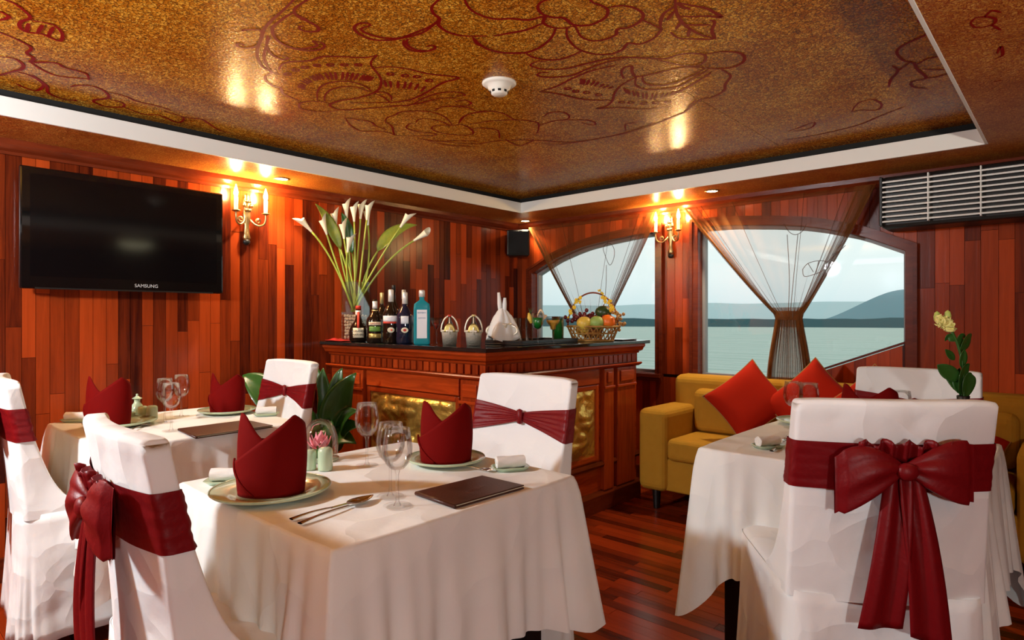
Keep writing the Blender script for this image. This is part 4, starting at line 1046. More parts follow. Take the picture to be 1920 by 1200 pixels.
# table by the plank wall
q = plate('pale green plate under the napkin at the wall corner of that table', 226, 797, .135)
napkin_at('standing red napkin partly hidden by the nearest white chair back', onz(203, 799, ZTB), .150, .205, AIM + R(8))
q = plate('pale green plate under the napkin beside the potted plant', 426, 774, .128)
napkin_at('standing red napkin on the wall side table beside the plant', q, .140, .185, AIM)
for i, (px, py, lb) in enumerate(((321, 808, 'foremost wine glass on the table by the plank wall'), (340, 781, 'rearmost wine glass on the table by the plank wall'), (309, 793, 'leftmost wine glass next to the celadon shakers'))):
    glass(lb, px, py, 'wine glasses on the wall side table', .19)
towel('celadon dish at the outer corner of the wall side table', 'rolled white towel at the outer corner of the wall side table', 146, 790, R(44), .10)
towel('celadon dish at the menu end of the wall side table', 'rolled white towel before the chair beside the plant', 500, 779, R(58), .085)
menu('closed brown leather menu on the table by the plank wall', [(335, 803), (462, 787), (512, 797), (368, 818)])
cutlery('spoon', 'steel spoon beside the plate on the wall side table', (238, 812), (280, 795))
pot_bottle('celadon cruet with a pointed lid among the shakers', 'oil_cruet', onz(257, 783, ZTB), .108, .029)
pot_bottle('short celadon shaker beside the pointed cruet', 'salt_shaker', onz(268, 785, ZTB), .058, .020)
pot_bottle('taller celadon shaker closest to the wine glasses', 'salt_shaker', onz(285, 786, ZTB), .062, .023)
tp = thing('toothpick_holder', 'small square celadon holder at the foot of the cruet', 'condiment', onz(243, 788, ZTB), R(20), 'celadon condiment set')
MB().box(-.017, .017, -.017, .017, 0, .036).build('body', M['celadon'], tp, bevel=.004)
MB().box(-.012, .012, -.012, .012, .036, .0364).build('opening', M['ink'], tp)
# table before the sofa
towel('celadon dish at the free corner of the sofa table', 'rolled white towel at the free corner of the sofa table', 1440, 839, R(62), .085)
cutlery('fork', 'fork lying nearest the white towel on the sofa table', (1447, 848), (1480, 822))
cutlery('fork', 'fork half hidden by the big bow chair on the sofa table', (1478, 853), (1500, 826))
glass('left glass of the pair before the red sofa pillows', 0, 0, 'wine glasses on the sofa table', .19, .038, atd(1487, 0, 2.56))
glass('right glass of the pair before the red sofa pillows', 0, 0, 'wine glasses on the sofa table', .19, .038, atd(1517, 0, 2.50))
glass('wine glass showing its rim beside the star shaped napkin', 0, 0, 'wine glasses on the sofa table', .178, .036, atd(1690, 0, 2.34))
q3 = atd(1629, 0, 2.36); q3.z = ZTB
qq = project(q3)
q = plate('pale green plate behind the bow chair on the sofa table', qq[0], qq[1], .125)
napkin_at('red napkin with two pointed ears on the table before the sofa', q, .172, .195, AIM - R(40))
q = atd(1508, 0, 2.66); qq = project((q.x, q.y, ZTB)); plate('pale green plate at the sofa side of the sofa table', qq[0], qq[1], .11)
v = atd(1806, 0, 2.2); v.z = ZTB
t = thing('bud_vase', 'slender black vase holding the yellow rose', 'vase', v)
MB().lathe([(.0005, 0), (.028, 0), (.030, .01), (.020, .05), (.015, .12), (.02, .175), (.018, .177), (.013, .12), (.0005, .02)], 24).build('body', M['tray'], t, smooth=True)
def leaf(name, a, mid, b, wd, m, parent, hint=(0, 0, 1), fold=.25, n=12, solid=.0012, tip=.75):
    a, mid, b = Vector(a), Vector(mid), Vector(b); hint = Vector(hint)
    def fn(u, v):
        p = a*(1-u)**2 + mid*2*u*(1-u) + b*u*u; tg = ((mid-a)*(1-u) + (b-mid)*u).normalized()
        s = tg.cross(hint); s = s.normalized() if s.length > 1e-4 else tg.orthogonal().normalized(); nn = s.cross(tg)
        w_ = wd*max(.02, math.sin(math.pi*min(1, u**tip)))**.85; k = 2*v-1
        return p + s*(w_*k*.5) + nn*(abs(k)*w_*fold*.5)
    return MB().grid(fn, n, 7).build(name, m, parent, smooth=True, solid=solid)
rs = thing('rose_spray', 'pale yellow rose with buds and green leaves standing in the black vase', 'flower', (v.x, v.y, .80))
RO = Vector(rs.location)
rp = lambda px, py, dd=0: atd(px, py, 2.2+dd) - RO
MB().tube(smooth_path([(0, 0, 0), rp(1806, 700), rp(1797, 650), rp(1785, 622)], 5), [.0045]*16, 8).build('stem', M['leaf'], rs, smooth=True)
hb = rp(1768, 610)
for k in range(22):
    a = k*2.4; rr = .006 + .00145*k
    def pet(u, v, a=a, rr=rr, k=k):
        s_ = 2*v-1; r_ = rr*(.3+.8*u); ww = (.009 + .0011*k)*math.sin(math.pi*(.2+.65*u))
        z = .038*u*(1-.6*k/22) - .007*s_*s_ + .004*math.sin(s_*5+k)
        q = Vector((r_*math.cos(a) - s_*ww*math.sin(a), r_*math.sin(a) + s_*ww*math.cos(a), z))
        return hb + Matrix.Rotation(R(-48), 3, RT.cross(UP)) @ q * .95
    MB().grid(pet, 7, 7).build('petal', M['rose'], rs, smooth=True, solid=.0008)
for c, nm in ((rp(1757, 594, .02), 'bud'), (rp(1777, 592, .02), 'bud')):
    MB().lathe([(.0005, -.018), (.009, -.012), (.011, 0), (.008, .014), (.0005, .02)], 12, c).build(nm, M['bud'], rs, smooth=True)
for (a, b, c, wd) in (((1793,640),(1775,625),(1772,640),.028), ((1800,660),(1815,630),(1822,628),.045), ((1800,655),(1800,625),(1810,632),.035), ((1790,675),(1778,662),(1772,655),.025),
                      ((1800,715),(1770,690),(1757,684),.05), ((1800,745),(1800,690),(1818,682),.055), ((1808,748),(1818,700),(1822,700),.05), ((1803,740),(1790,710),(1800,690),.045), ((1795,735),(1785,700),(1760,688),.04), ((1803,690),(1806,665),(1808,655),.03)):
    j = rnd.uniform(-.03, .03); leaf('leaf', rp(*a), rp(*b, j*.5), rp(*c, j), wd, M['leaf'], rs, tuple(-FW + Vector((rnd.uniform(-.4, .4), rnd.uniform(-.4, .4), rnd.uniform(-.3, .3)))), .2)

# ------------------------------------------------------------------ potted plant between chair and bar
pp = Vector((-3.2, 1.99, 0))
t = thing('plant_pot', 'brown pot with the leafy plant on the floor before the bar', 'pot', pp)
MB().lathe([(.0005, .001), (.09, .001), (.125, .24), (.135, .25), (.135, .27), (.12, .27), (.115, .22), (.0005, .215)], 28).build('pot', M['soil'], t, smooth=True)
pl = thing('potted_lily_plant', 'broad leaved green plant growing between chair and bar', 'plant', (pp.x, pp.y, .22))
PO = Vector(pl.location)
DP = project(PO)[2]
def lp3(px, py, dd=0): return atd(px, py, DP+dd) - PO
for (b, c, wd, dd) in (((492,715),(455,704),.20,.0), ((600,740),(606,690),.12,.03), ((588,700),(585,678),.10,.10), ((625,715),(642,690),.09,.05), ((622,750),(668,699),.17,-.05),
                       ((632,775),(672,770),.13,-.10), ((640,790),(676,800),.12,-.12), ((622,800),(668,832),.14,-.14), ((600,770),(622,840),.13,-.16), ((560,760),(520,740),.13,-.02),
                       ((612,720),(640,735),.12,.06), ((520,745),(470,745),.12,.02), ((600,790),(655,760),.12,-.04), ((570,740),(545,690),.11,.08)):
    base = Vector((rnd.uniform(-.03, .03), rnd.uniform(-.03, .03), 0)); tipp = lp3(*c, dd); m_ = lp3(*b, dd*.6)
    st = base.lerp(m_, .45) + Vector((0, 0, .04))
    lf = leaf('leaf', st, m_, tipp, wd, M['leaf'], pl, tuple((-FW)*.8 + UP*.7 + RT*rnd.uniform(-.5, .5)), .22, 14)
    MB().tube(smooth_path([base, base.lerp(st, .5) + Vector((0, 0, .03)), st], 4), .0045, 6).build('stalk', M['stem'], lf, smooth=True)

# ------------------------------------------------------------------ things on the bar
def onbar(px, y=None, x=None):
    r = ray(px, HY); k = (y/r.y) if y is not None else (x/r.x); q = EYE + r*k; return Vector((q.x, q.y, ZT+.0005))
def barz(px, py, q): return CH + project(q)[2]*(HY-py)/F
def patch(name, m, par, r, z0, z1, half, face, bulge=.0006):
    """curved label on a bottle, centred on the direction `face`"""
    def fn(u, v): a = face + (2*u-1)*half; return ((r+bulge)*math.cos(a), (r+bulge)*math.sin(a), z0 + (z1-z0)*v)
    return MB().grid(fn, 14, 4).build(name, m, par, smooth=True, solid=.0006)
def to_cam(q): return math.atan2(-q.y, -q.x)
def bottle(name, label, px, y, h, r, m, prof, cap, caplen, grp='liquor bottles on the bar'):
    q = onbar(px, y=y); t = thing(name, label, 'bottle', q, 0, grp)
    MB().lathe([(.0005, 0)] + [(r*a, h*b) for a, b in prof] + [(.0005, h*prof[-1][1])], 28).build('glass_body', m, t, smooth=True)
    nr = r*prof[-1][0]
    MB().lathe([(.0005, h*(1-caplen)), (nr*1.12, h*(1-caplen)), (nr*1.12, h*.985), (nr*.95, h), (.0005, h)], 18).build('cap', cap, t, smooth=True)
    return t, q, to_cam(q)
SH = [(.94, 0), (1, .02), (1, .50), (.92, .57), (.60, .66), (.36, .73), (.30, .80), (.29, .97)]
RN = [(.80, 0), (1, .06), (1.02, .22), (.98, .36), (.72, .48), (.42, .58), (.32, .68), (.28, .90)]
t, q, a = bottle('squat_bottle', 'squat dark bottle with red ribbon and square cream label', 672, 2.27, .225, .055, M['botd'], RN, M['labr'], .10)
lb = patch('label', M['lab'], t, .0555, .028, .088, .62, a)
for k, s in enumerate(('GRAND', 'MARNIER')):
    text('lettering', s, .018, M['ink'], lb, (.0568*math.cos(a), .0568*math.sin(a), .068 - k*.022), (R(90), 0, a + R(90)))
MB().tube([(.019*math.cos(a), .019*math.sin(a), .185), (.028*math.cos(a), .028*math.sin(a), .14), (.052*math.cos(a), .052*math.sin(a), .108), (.0575*math.cos(a), .0575*math.sin(a), .088)], .008, 8).build('ribbon', M['labr'], t, smooth=True)
patch('neck_label', M['foil'], t, .0185, .165, .195, 3.1, a)
t, q, a = bottle('cream_liqueur_bottle', 'dark round shouldered bottle with an arched cream and green label', 703, 2.29, .262, .050, M['botd'], SH, M['botd'], .26)
patch('label_arch', M['lab'], t, .0502, .105, .125, .8, a); lb = patch('picture', M['labg'], t, .0502, .068, .098, .72, a); patch('label_band', M['labgold'], t, .0502, .028, .054, .8, a)
text('lettering', 'BAILEYS', .0165, M['labr'], lb, (.0515*math.cos(a), .0515*math.sin(a), .115), (R(90), 0, a + R(90)))
patch('neck_label', M['foil'], t, .0185, .205, .250, .9, a); patch('neck_ring', M['foilg'], t, .0178, .190, .198, 3.1, a)
t, q, a = bottle('tall_liqueur_bottle', 'dark bottle with white foil neck and red white band', 733, 2.31, .318, .050, M['botd'], SH, M['foil'], .29)
patch('label_white', M['labw'], t, .0502, .128, .162, 1.1, a); patch('label_red', M['labr'], t, .0502, .116, .128, 1.1, a)
MB().ball((0, 0, 0), .021, 1, .06, .75).build('round_label', M['lab'], t, smooth=True).location = (.0505*math.cos(a), .0505*math.sin(a), .078)
t.children[-1].rotation_euler = (0, 0, a+R(90)); MB().ball((0, 0, 0), .012, 1, .1, .5).build('emblem', M['labr'], t, smooth=True).location = (.0515*math.cos(a), .0515*math.sin(a), .078)
t.children[-1].rotation_euler = (0, 0, a+R(90))
t, q, a = bottle('navy_liqueur_bottle', 'navy blue bottle with white foil neck next to the turquoise bottle', 759, 2.33, .300, .050, M['botn'], SH, M['foil'], .30)
patch('label_white', M['labw'], t, .0502, .115, .160, .45, a)
o = MB().ball((0, 0, 0), .021, 1, .06, .75).build('round_label', M['lab'], t, smooth=True); o.location = (.0505*math.cos(a), .0505*math.sin(a), .078); o.rotation_euler = (0, 0, a+R(90))
o = MB().ball((0, 0, 0), .010, 1, .1, .8).build('emblem', M['labr'], t, smooth=True); o.location = (.0515*math.cos(a), .0515*math.sin(a), .078); o.rotation_euler = (0, 0, a+R(90))
bottle('wine_bottle', 'dark bottle with gold capped neck in the back row', 716, 2.46, .312, .040, M['botd'], SH, M['foilg'], .24)
bottle('wine_bottle', 'tallest dark bottle with black cap in the back row', 738, 2.435, .355, .040, M['botd'], SH, M['dark'], .12)
bottle('brandy_bottle', 'amber bottle with silver cap in the back row', 757, 2.545, .33, .042, M['bota'], SH, M['foil'], .18)
q = onbar(791, y=2.30); a = to_cam(q)
t = thing('gin_bottle', 'turquoise rectangular bottle with a pale label', 'bottle', q, a + R(90), 'liquor bottles on the bar')
def sq(u, v, hw=.046, hd=.030):
    k = u*2*math.pi; n = 6; c, s = math.cos(k), math.sin(k); c = math.copysign(abs(c)**(2/n), c); s = math.copysign(abs(s)**(2/n), s)
    lv = [(.0, 0), (.93, 0), (1, .008), (1, .205), (.93, .228), (.55, .243), (.36, .25), (.34, .27), (0, .27)]; f, z = lv[min(8, int(v*8+.5))]
    m_ = sstep(.23, .25, z); return ((hw*(1-m_) + .040*m_)*f*c, (hd*(1-m_)+.040*m_)*f*s, z)
MB().grid(sq, 40, 9, True).build('glass_body', M['botb'], t, smooth=True, bevel=0)
MB().box(-.028, .028, -.0312, -.0303, .035, .195).build('label', M['labw'], t)
lb = t.children[-1]
for s, z, sz in (('BOMBAY', .178, .0115), ('SAPPHIRE', .118, .010)): text('lettering', s, sz, M['inkb'], lb, (0, -.0315, z), (R(90), 0, 0))
MB().lathe([(.006, 0), (.012, .0), (.0125, .001), (.006, .001)], 20).build('emblem', M['inkb'], lb).rotation_euler = (R(90), 0, 0); lb.children[-1].location = (0, -.0313, .148)
MB().lathe([(.0005, .268), (.017, .268), (.017, .300), (.014, .306), (.0005, .306)], 18).build('cap', M['foil'], t, smooth=True)
# red cloth, tall vase with callas
q = onbar(628, y=2.26)
t = MB().grid(lambda u, v: ((u-.5)*.20, (v-.5)*.10, .004 + .028*max(0, noise.noise(Vector((u*3, v*3, 1.7)))+.35)*math.sin(math.pi*u)*math.sin(math.pi*v)), 24, 16).build('red_napkin_cloth', M['redcl'], smooth=True, solid=.003)
t.location = (q.x+.02, q.y+.02, q.z); tag(t, 'crumpled red cloth at the wall end of the bar', 'cloth')
q = onbar(667, y=2.385)
va = thing('glass_vase', 'tall square clear vase half filled with pebbles', 'vase', q, R(12))
MB().box(-.062, .062, -.062, .062, 0, .012).build('base', M['vase'], va)
for bx in ((-.064, -.060, -.064, .064), (.060, .064, -.064, .064), (-.06, .06, -.064, -.060), (-.06, .06, .060, .064)): MB().box(*bx, 0, .385).build('side', M['vase'], va)
r2 = random.Random(3); k_ = 0
pbm = MB().ball((0, 0, 0), .0125, 1, .9, .75, 8, 6); pme = None
for lv in range(8):
    for i in range(5):
        for j in range(5):
            if lv < 7 and 0 < i < 4 and 0 < j < 4: continue
            if pme is None:
                o = pbm.build('pebble', M['pebble'], va, smooth=True); pme = o.data
            else: o = link('pebble', pme, None, va)
            o.location = (-.045 + i*.0225 + r2.uniform(-.003, .003), -.045 + j*.0225 + r2.uniform(-.003, .003), .024 + lv*.0195 + r2.uniform(-.003, .003)); o.rotation_euler = (r2.uniform(0, 3), r2.uniform(0, 3), r2.uniform(0, 3))
DV = project(q)[2]
VQ = Vector((q.x, q.y, ZT+.19))
def vp(px, py, dd=0):
    q = atd(px, py, DV+dd)
    if q.x < XL+.06: q = EYE + (q-EYE)*((XL+.06)/q.x)
    return q - VQ
callas = [((655,590),(628,480),(582,432),0), ((655,590),(635,510),(612,437),.05), ((662,590),(655,480),(650,407),.05), ((665,590),(668,500),(664,413),-.02), ((668,590),(672,480),(676,408),.03), ((668,590),(680,470),(688,410),0),
          ((660,590),(650,490),(645,445),-.04), ((672,585),(700,520),(690,420),.07), ((672,590),(700,500),(752,424),-.06), ((675,590),(710,490),(778,450),-.02), ((662,590),(640,500),(630,425),.02), ((658,590),(645,500),(652,470),-.05)]
for i, (a, b, c, dd) in enumerate(callas):
    c_ = vp(*c, dd); a_ = Vector((r2.uniform(-.025, .025), r2.uniform(-.025, .025), 0))
    t = thing('calla_lily', ['white calla lily leaning far out over the vase edge on the left', 'white calla lily next to the leftmost one', 'tall white calla lily left of the upright pair', 'white calla lily in the centre of the upright group', 'tallest upright white calla lily in the vase', 'upright white calla lily right of the centre',
        'drooping white calla lily over the vase centre', 'pale green calla stem half hidden behind the broad leaf', 'white calla lily resting on the broad right leaf', 'faded calla lily leaning far out to the right', 'greenish calla lily beside the tall left leaf', 'lowest white calla lily pointing down in front'][i], 'flower', VQ, 0, 'calla lilies in the tall vase')
    mid = vp(*b, dd*.5)
    path = [a_*(1-u)**2 + mid*2*u*(1-u) + c_*u*u for u in [k/10 for k in range(11)]]
    MB().tube(path, .0062, 7).build('stem', M['stem'], t, smooth=True)
    d = (path[-1] - path[-2]).normalized(); s_ = d.orthogonal().normalized(); w_ = d.cross(s_)
    def bloom(u, v, o=path[-1], d=d, s_=s_, w_=w_):
        rr = .007 + .017*u**1.4; an = v*2*math.pi; lift = .095*u + .04*u*u*max(0, math.cos(an))
        return o - d*.01 + d*lift + (s_*math.cos(an)*(1+.5*u*u*max(0, math.cos(an))) + w_*math.sin(an))*rr
    MB().grid(bloom, 9, 16, False, True).build('bloom', M['lily'], t, smooth=True)
for i, (a, b, c, wd, mt, lb) in enumerate((((660,560),(648,450),(591,382),.075,'leafy','tall yellow green leaf pointing up from the vase'), ((660,560),(668,460),(640,398),.07,'leaf','dark green leaf behind the tall yellow green one'), ((675,560),(690,440),(782,422),.11,'leafy','broad green leaf arching over to the right of the vase'))):
    t = thing('calla_leaf', lb, 'leaf', VQ, 0, 'calla leaves in the tall vase')
    A, B, C_ = Vector((.01*i-.01, 0, 0)), vp(*b, .03*i), vp(*c, .05*i-.03)
    m1 = A*.25 + B*.5 + C_*.25
    MB().tube([A*(1-u)**2 + B*2*u*(1-u) + C_*u*u for u in [k/16 for k in range(9)]], .006, 7).build('stalk', M['stem'], t, smooth=True)
    leaf('blade', m1, (B + C_)/2 + Vector((0, 0, .02)), C_, wd, M[mt], t, tuple(-FW*.7 + UP*.6), .2, 16)
# cocktails, baskets, bucket, tray, glasses
def stemware(name, label, q, h, r, drink, kind='v', level=.85, garnish=None, grp='cocktails on the bar'):
    t = thing(name, label, 'cocktail', q, 0, grp)
    MB().lathe([(.0006, .003), (.028, .0015), (.032, .001), (.028, 0), (.0006, 0)], 24).build('foot', M['glass'], t, smooth=True)
    MB().lathe([(.006, .002), (.0035, .012), (.0035, h*.48), (.006, h*.52)], 14).build('stem', M['glass'], t, smooth=True)
    if kind == 'v': pr = [(.004, .52), (.35, .62), (.75, .80), (1, 1)]
    elif kind == 'tulip': pr = [(.004, .48), (.55, .53), (.9, .68), (.98, .85), (1, 1)]
    else: pr = [(.004, .5), (.38, .53), (.45, .66), (.8, .74), (.97, .85), (1, 1)]
    MB().lathe([(r*a, h*b) for a, b in pr], 26).build('bowl', M['glass'], t, smooth=True, solid=.0012)
    lim = .5 + .5*level; ins = [(max(.001, r*a-.0022), h*b+.002) for a, b in pr if b <= lim] 
    MB().lathe(ins + [(.0005, ins[-1][1])], 24).build('drink', drink, t, smooth=True)
    return t
stemware('martini_glass', 'stemmed glass of dark red cocktail beside the turquoise bottle', onbar(818, y=2.36), .15, .032, M['drinkr'], 'v')
def silver_basket(label, px, y):
    q = onbar(px, y=y); t = thing('silver_basket', label, 'basket', q, to_cam(q)+R(90), 'silver bottle baskets on the bar')
    MB().lathe([(.0005, .004), (.034, .004), (.037, .0), (.044, .075), (.048, .082), (.046, .084), (.042, .075), (.034, .008)], 26, (0, 0, 0), 1, .8).build('bucket', M['silver'], t, smooth=True)
    hd = MB().tube([(.046*math.cos(k), .0, .075 + .085*math.sin(k)) for k in [math.pi*j/20 for j in range(21)]], .0042, 8).build('handle', M['silver'], t, smooth=True)
    MB().tube([(0, -.003, .158), (0, -.030, .10), (0, -.037, .06)], .004, 7).build('strap', M['silver'], t, smooth=True)
    MB().grid(lambda u, v: (.031*math.cos(u*math.pi)*v, -.030 - .004*v, .072 + .048*math.sin(u*math.pi)*v), 18, 5).build('front_plaque', M['labgold'], t, smooth=True, solid=.002)
    for k in range(10):
        b = 2*math.pi*k/10; MB().ball((.044*math.cos(b), .036*math.sin(b), .077), .006, 1, 1, 1, 8, 6).build('rim_bead', M['silver'], t, smooth=True)
    b = thing('small_bottle', label.replace('silver basket', 'small dark bottle inside the silver basket'), 'bottle', (q.x, q.y, q.z+.0075), t.rotation_euler.z, 'small bottles in the silver baskets')
    MB().lathe([(.0005, 0), (.022, .001), (.024, .09), (.010, .125), (.009, .148), (.0005, .148)], 18).build('glass_body', M['botd'], b, smooth=True)
    MB().lathe([(.0005, .148), (.010, .148), (.010, .160), (.0005, .160)], 14).build('cap', M['labr'] if px < 860 else M['foilg'], b, smooth=True)
silver_basket('silver basket with pierced plaque next to the red cocktail', 843, 2.34)
silver_basket('silver basket standing alone between cocktail and white cloth', 888, 2.36)
q = onbar(945, x=-2.46); tr = thing('serving_tray', 'black serving tray under the white cloth and glasses', 'tray', (-2.40, 2.86, ZT+.0005), R(6))
MB().box(-.13, .13, -.30, .30, 0, .008).build('tray_base', M['tray'], tr, bevel=.003)
for bx in ((-.13, -.122, -.30, .30), (.122, .13, -.30, .30), (-.122, .122, -.30, -.292), (-.122, .122, .292, .30)): MB().box(*bx, .008, .024).build('tray_edge', M['tray'], tr, bevel=.002)
zb = ZT + .009
q = onbar(941, x=-2.43); a = to_cam(q) + R(90)
t = thing('ice_bucket', 'silver ice bucket hidden under a white cloth', 'bucket', (q.x, q.y, zb), a)
MB().lathe([(.0005, 0), (.045, 0), (.05, .006), (.056, .10), (.06, .11), (.055, .11), (.05, .10), (.0005, .012)], 26).build('bucket', M['silver'], t, smooth=True)
for s in (-1, 1): MB().tube(smooth_path([(s*.055, -.02, .10), (s*.08, -.03, .085), (s*.085, -.03, .06), (s*.062, -.025, .045), (s*.053, -.02, .05)], 4), .006, 8).build('handle', M['silver'], t, smooth=True)
t = thing('draped_napkin', 'white cloth draped like rabbit ears over the ice bucket', 'napkin', (q.x, q.y, zb), a)
def dr(u, v):
    an = u*2*math.pi; z = .235*(1-v)
    r_ = (.010 + .078*v**.75)*(1 + .14*math.sin(an*3+1) + .07*math.sin(an*7+2*v)) + (.003 if v > .3 else 0)
    r_ = max(r_, .058*sstep(.35, .55, v)+.004*math.sin(an*5)); return (r_*math.cos(an)*1.0, r_*math.sin(an)*.85, .195*(1-v)**.8 + (.02 + .02*math.sin(an*2+.6))*v)
MB().grid(dr, 64, 20, True).build('drape', M['towel'], t, smooth=True, solid=.002)
for x0, x1, hh in ((-.008, -.018, .285), (.014, .017, .255)): MB().tube([(x0, 0, .16), ((x0+x1)/2, 0, .22), (x1, 0, hh)], [.011, .0125, .008], 10).build('ear_fold', M['towel'], t, smooth=True)
for px, lb in ((968, 'straight tall glass nearest the white cloth on the tray'), (981, 'straight tall glass in the middle of the tray'), (993, 'straight tall glass next to the green cocktail on the tray')):
    q = onbar(px, x=-2.40 if px != 981 else -2.45); t = thing('tall_glass', lb, 'glass', (q.x, q.y, zb), 0, 'tall glasses on the tray')
    MB().lathe([(.0005, .006), (.019, .006), (.0245, .14)], 22).build('wall', M['glass'], t, smooth=True, solid=.0014)
    MB().lathe([(.0005, 0), (.019, 0), (.0195, .007), (.0005, .007)], 22).build('base', M['glass'], t, smooth=True)
q = onbar(1008, x=-2.245)
t = stemware('green_cocktail', 'green cocktail with fruit garnish and straws', q, .175, .036, M['drinkg'], 'tulip', .9)
A = to_cam(q) + R(90); e_ = Vector((math.cos(A), math.sin(A), 0))
MB().tube([e_*-.034 + Vector((0, 0, .12)), e_*-.046 + Vector((0, 0, .15)), e_*-.048 + Vector((0, 0, .178))], [.008, .013, .006], 10).build('pineapple_wedge', M['lemon'], t, smooth=True)
for k in range(3): leaf('mint_leaf', e_*-.045 + Vector((0, 0, .17)), e_*(-.045+.01*k) + Vector((0, 0, .19)), e_*(-.05+.012*k) + Vector((0, 0, .205)), .018, M['leaf'], t, (0, 0, 1))
MB().grid(lambda u, v: e_*(.010 + .038*(u-.3)) + Vector((0, 0, .168 + .030*math.sin(math.pi*u) - .012*v)) - FW*(.012*math.sin(v*3)), 12, 6).build('apple_fan', M['juice'], t, smooth=True, solid=.004)
MB().tube([e_*.002 + Vector((0, 0, .11)), e_*.05 + Vector((0, 0, .165))], .007, 8).build('fruit_stick', M['juice'], t, smooth=True)
q = onbar(1037, x=-2.24); stemware('yellow_cocktail', 'orange yellow cocktail in a wide stemmed glass', q, .158, .042, M['drinky'], 'm', .98)
q = onbar(1046, x=-2.40); t = thing('green_glass', 'straight glass of dark green liquor behind the yellow cocktail', 'glass', (q.x, q.y, zb))
MB().lathe([(.0005, 0), (.036, 0), (.039, .15), (.037, .15), (.034, .006)], 26).build('wall', M['glass'], t, smooth=True)
MB().lathe([(.0005, .006), (.0335, .006), (.0362, .135), (.0005, .135)], 26).build('drink', M['drinkg'], t, smooth=True)
# fruit basket
q = onbar(1112, x=-2.30); a = to_cam(q) + R(90)
fb = thing('fruit_basket', 'woven gold basket with hoop handle on the bar', 'basket', q, a)
BH = .095
def bw(an, z): k = z/BH; return ((.125 + .04*k)*math.cos(an), (.085 + .03*k)*math.sin(an), z)
MB().grid(lambda u, v: bw(u*2*math.pi, .004)[:2] + (.004,) if v > .5 else (0, 0, .004), 32, 2, True).build('bottom', M['wicker'], fb)
for k in range(26):
    b = 2*math.pi*k/26
    for s in (-1, 1): MB().tube([bw(b + s*.24*j/4, .004 + (BH-.008)*j/4) for j in range(5)], .0026, 5).build('strand', M['wicker'], fb, smooth=True)
for z, r_ in ((.006, .006), (.05, .0035), (BH, .007)): MB().tube([bw(2*math.pi*j/40, z) for j in range(40)], r_, 7, True).build('hoop', M['wicker'], fb, smooth=True)
MB().tube([((.160)*math.cos(k), 0, BH + .215*math.sin(k)) for k in [math.pi*j/28 for j in range(29)]], .0052, 8).build('handle', M['wickr'], fb, smooth=True)
def fruit(name, label, x, yy, z, r, m, sx=1, sz=1, cat='fruit', stem=True, bumps=0, grp=None):
    o = thing(name, label, cat, fb.location + Matrix.Rotation(a, 3, 'Z') @ Vector((x, yy, z - r*sz)), a, grp)
    def fn(u, v):
        th = math.pi*v; an = u*2*math.pi; rr = r*(1 + (.05*math.sin(an*bumps)*math.sin(th*6) if bumps else 0) - .06*math.exp(-(v/.08)**2) - .04*math.exp(-((1-v)/.08)**2))
        return (sx*rr*math.sin(th)*math.cos(an), rr*math.sin(th)*math.sin(an), r*sz - sz*rr*math.cos(th))
    MB().grid(fn, 28, 18, True).build('flesh', m, o, smooth=True)
    if stem: MB().tube([(0, 0, 2*r*sz*.95), (.002, 0, 2*r*sz + .006)], .003, 6).build('stem', M['wickr'], o)
    return o
fruit('yellow_pear', 'yellow fruit at the front of the basket', -.055, -.075, .115, .046, M['lemon'], 1.05, .95)
fruit('custard_apple', 'knobbly green fruit between the yellow and orange ones', .022, -.078, .120, .045, M['apple'], 1.05, .9, bumps=9)
fruit('orange', 'bright orange at the front right of the basket', .092, -.058, .125, .046, M['orange'])
fruit('mango', 'dark green mango at the top of the basket', .065, .02, .185, .046, M['mango'], 1.15, .95)
fruit('yellow_pear', 'yellow fruit low behind the basket weave', -.07, .03, .075, .04, M['lemon'])
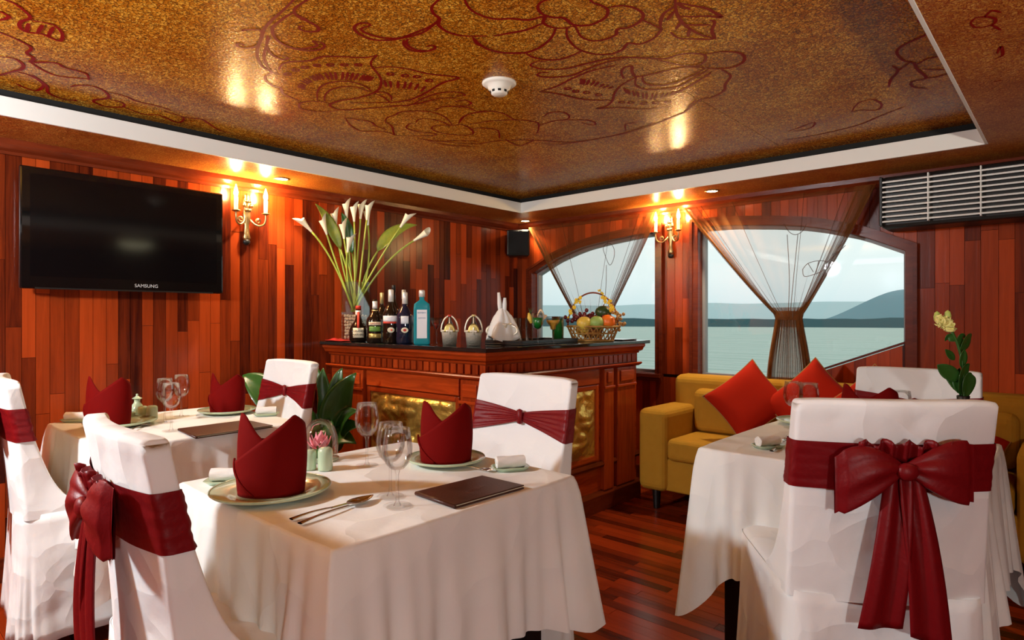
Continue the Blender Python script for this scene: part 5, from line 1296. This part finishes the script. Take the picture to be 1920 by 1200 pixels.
def bunch(name, label, cx, cy, cz, n, r, m, spread, seed):
    r3 = random.Random(seed); o = thing(name, label, 'fruit', fb.location + Matrix.Rotation(a, 3, 'Z') @ Vector((cx, cy, cz)), a)
    me = None
    for k in range(n):
        if me is None: g = MB().ball((0, 0, 0), r, 1, 1, 1.08, 10, 7).build('berry', m, o, smooth=True); me = g.data
        else: g = link('berry', me, None, o)
        g.location = (r3.gauss(0, spread[0]), r3.gauss(0, spread[1]), r3.gauss(0, spread[2]))
    MB().tube([(0, 0, 0), (.01, .01, .03)], .002, 5).build('stalk', M['wickr'], o)
bunch('grape_bunch', 'bunch of dark red grapes on the left of the basket', -.062, -.01, .150, 34, .0125, M['grape'], (.040, .028, .020), 1)
bunch('grape_bunch', 'bunch of dark red grapes under the mango', .01, -.015, .150, 22, .0125, M['grape'], (.024, .022, .018), 2)
bunch('longan_bunch', 'bunch of brown longans hanging over the basket edge', .150, -.03, .125, 30, .0105, M['longan'], (.018, .03, .030), 5)
for i, (k0, k1, n, lb) in enumerate(((.12, .42, 16, 'yellow orchid spray on the right half of the basket handle'), (.66, .95, 10, 'yellow orchid spray on the left half of the basket handle'))):
    r3 = random.Random(i+20); o = thing('orchid_spray', lb, 'flower', fb.location + Matrix.Rotation(a, 3, 'Z') @ Vector((.16*math.cos(math.pi*k0), 0, BH + .215*math.sin(math.pi*k0))), a, 'yellow orchid sprays')
    c0 = Vector((.16*math.cos(math.pi*k0), 0, BH + .215*math.sin(math.pi*k0))); pth = []
    for j in range(n):
        k = k0 + (k1-k0)*j/(n-1); c = Vector((.150*math.cos(math.pi*k), -.012, BH + .205*math.sin(math.pi*k) + (.03 if j > n*.7 else 0))) + Vector((r3.uniform(-.014, .014), r3.uniform(-.01, .01), r3.uniform(-.012, .012))) - c0; pth.append(c)
        sz = .0085 if j < n*.75 else .005
        fl = MB()
        for p_ in range(5):
            an = p_*1.257 + r3.uniform(0, 1); fl.ball(c + Vector((sz*.8*math.cos(an), -.003, sz*.8*math.sin(an))), sz*.75, 1, .3, 1, 7, 5)
        fl.build('blossom', M['yel'], o, smooth=True)
    MB().tube(smooth_path(pth[::3], 4), .0014, 5).build('stem', M['stem'], o, smooth=True)
tr2 = thing('small_tray', 'flat dark tray at the window end of the bar', 'tray', (-2.42, 3.62, ZT+.0005), R(4))
MB().box(-.16, .2, -.09, .11, 0, .006).build('tray_base', M['tray'], tr2, bevel=.002)
MB().prism([(-.165, -.095), (.205, -.095), (.205, .115), (-.165, .115)], .006, .0075, 'z').build('rim', M['steel'], tr2)
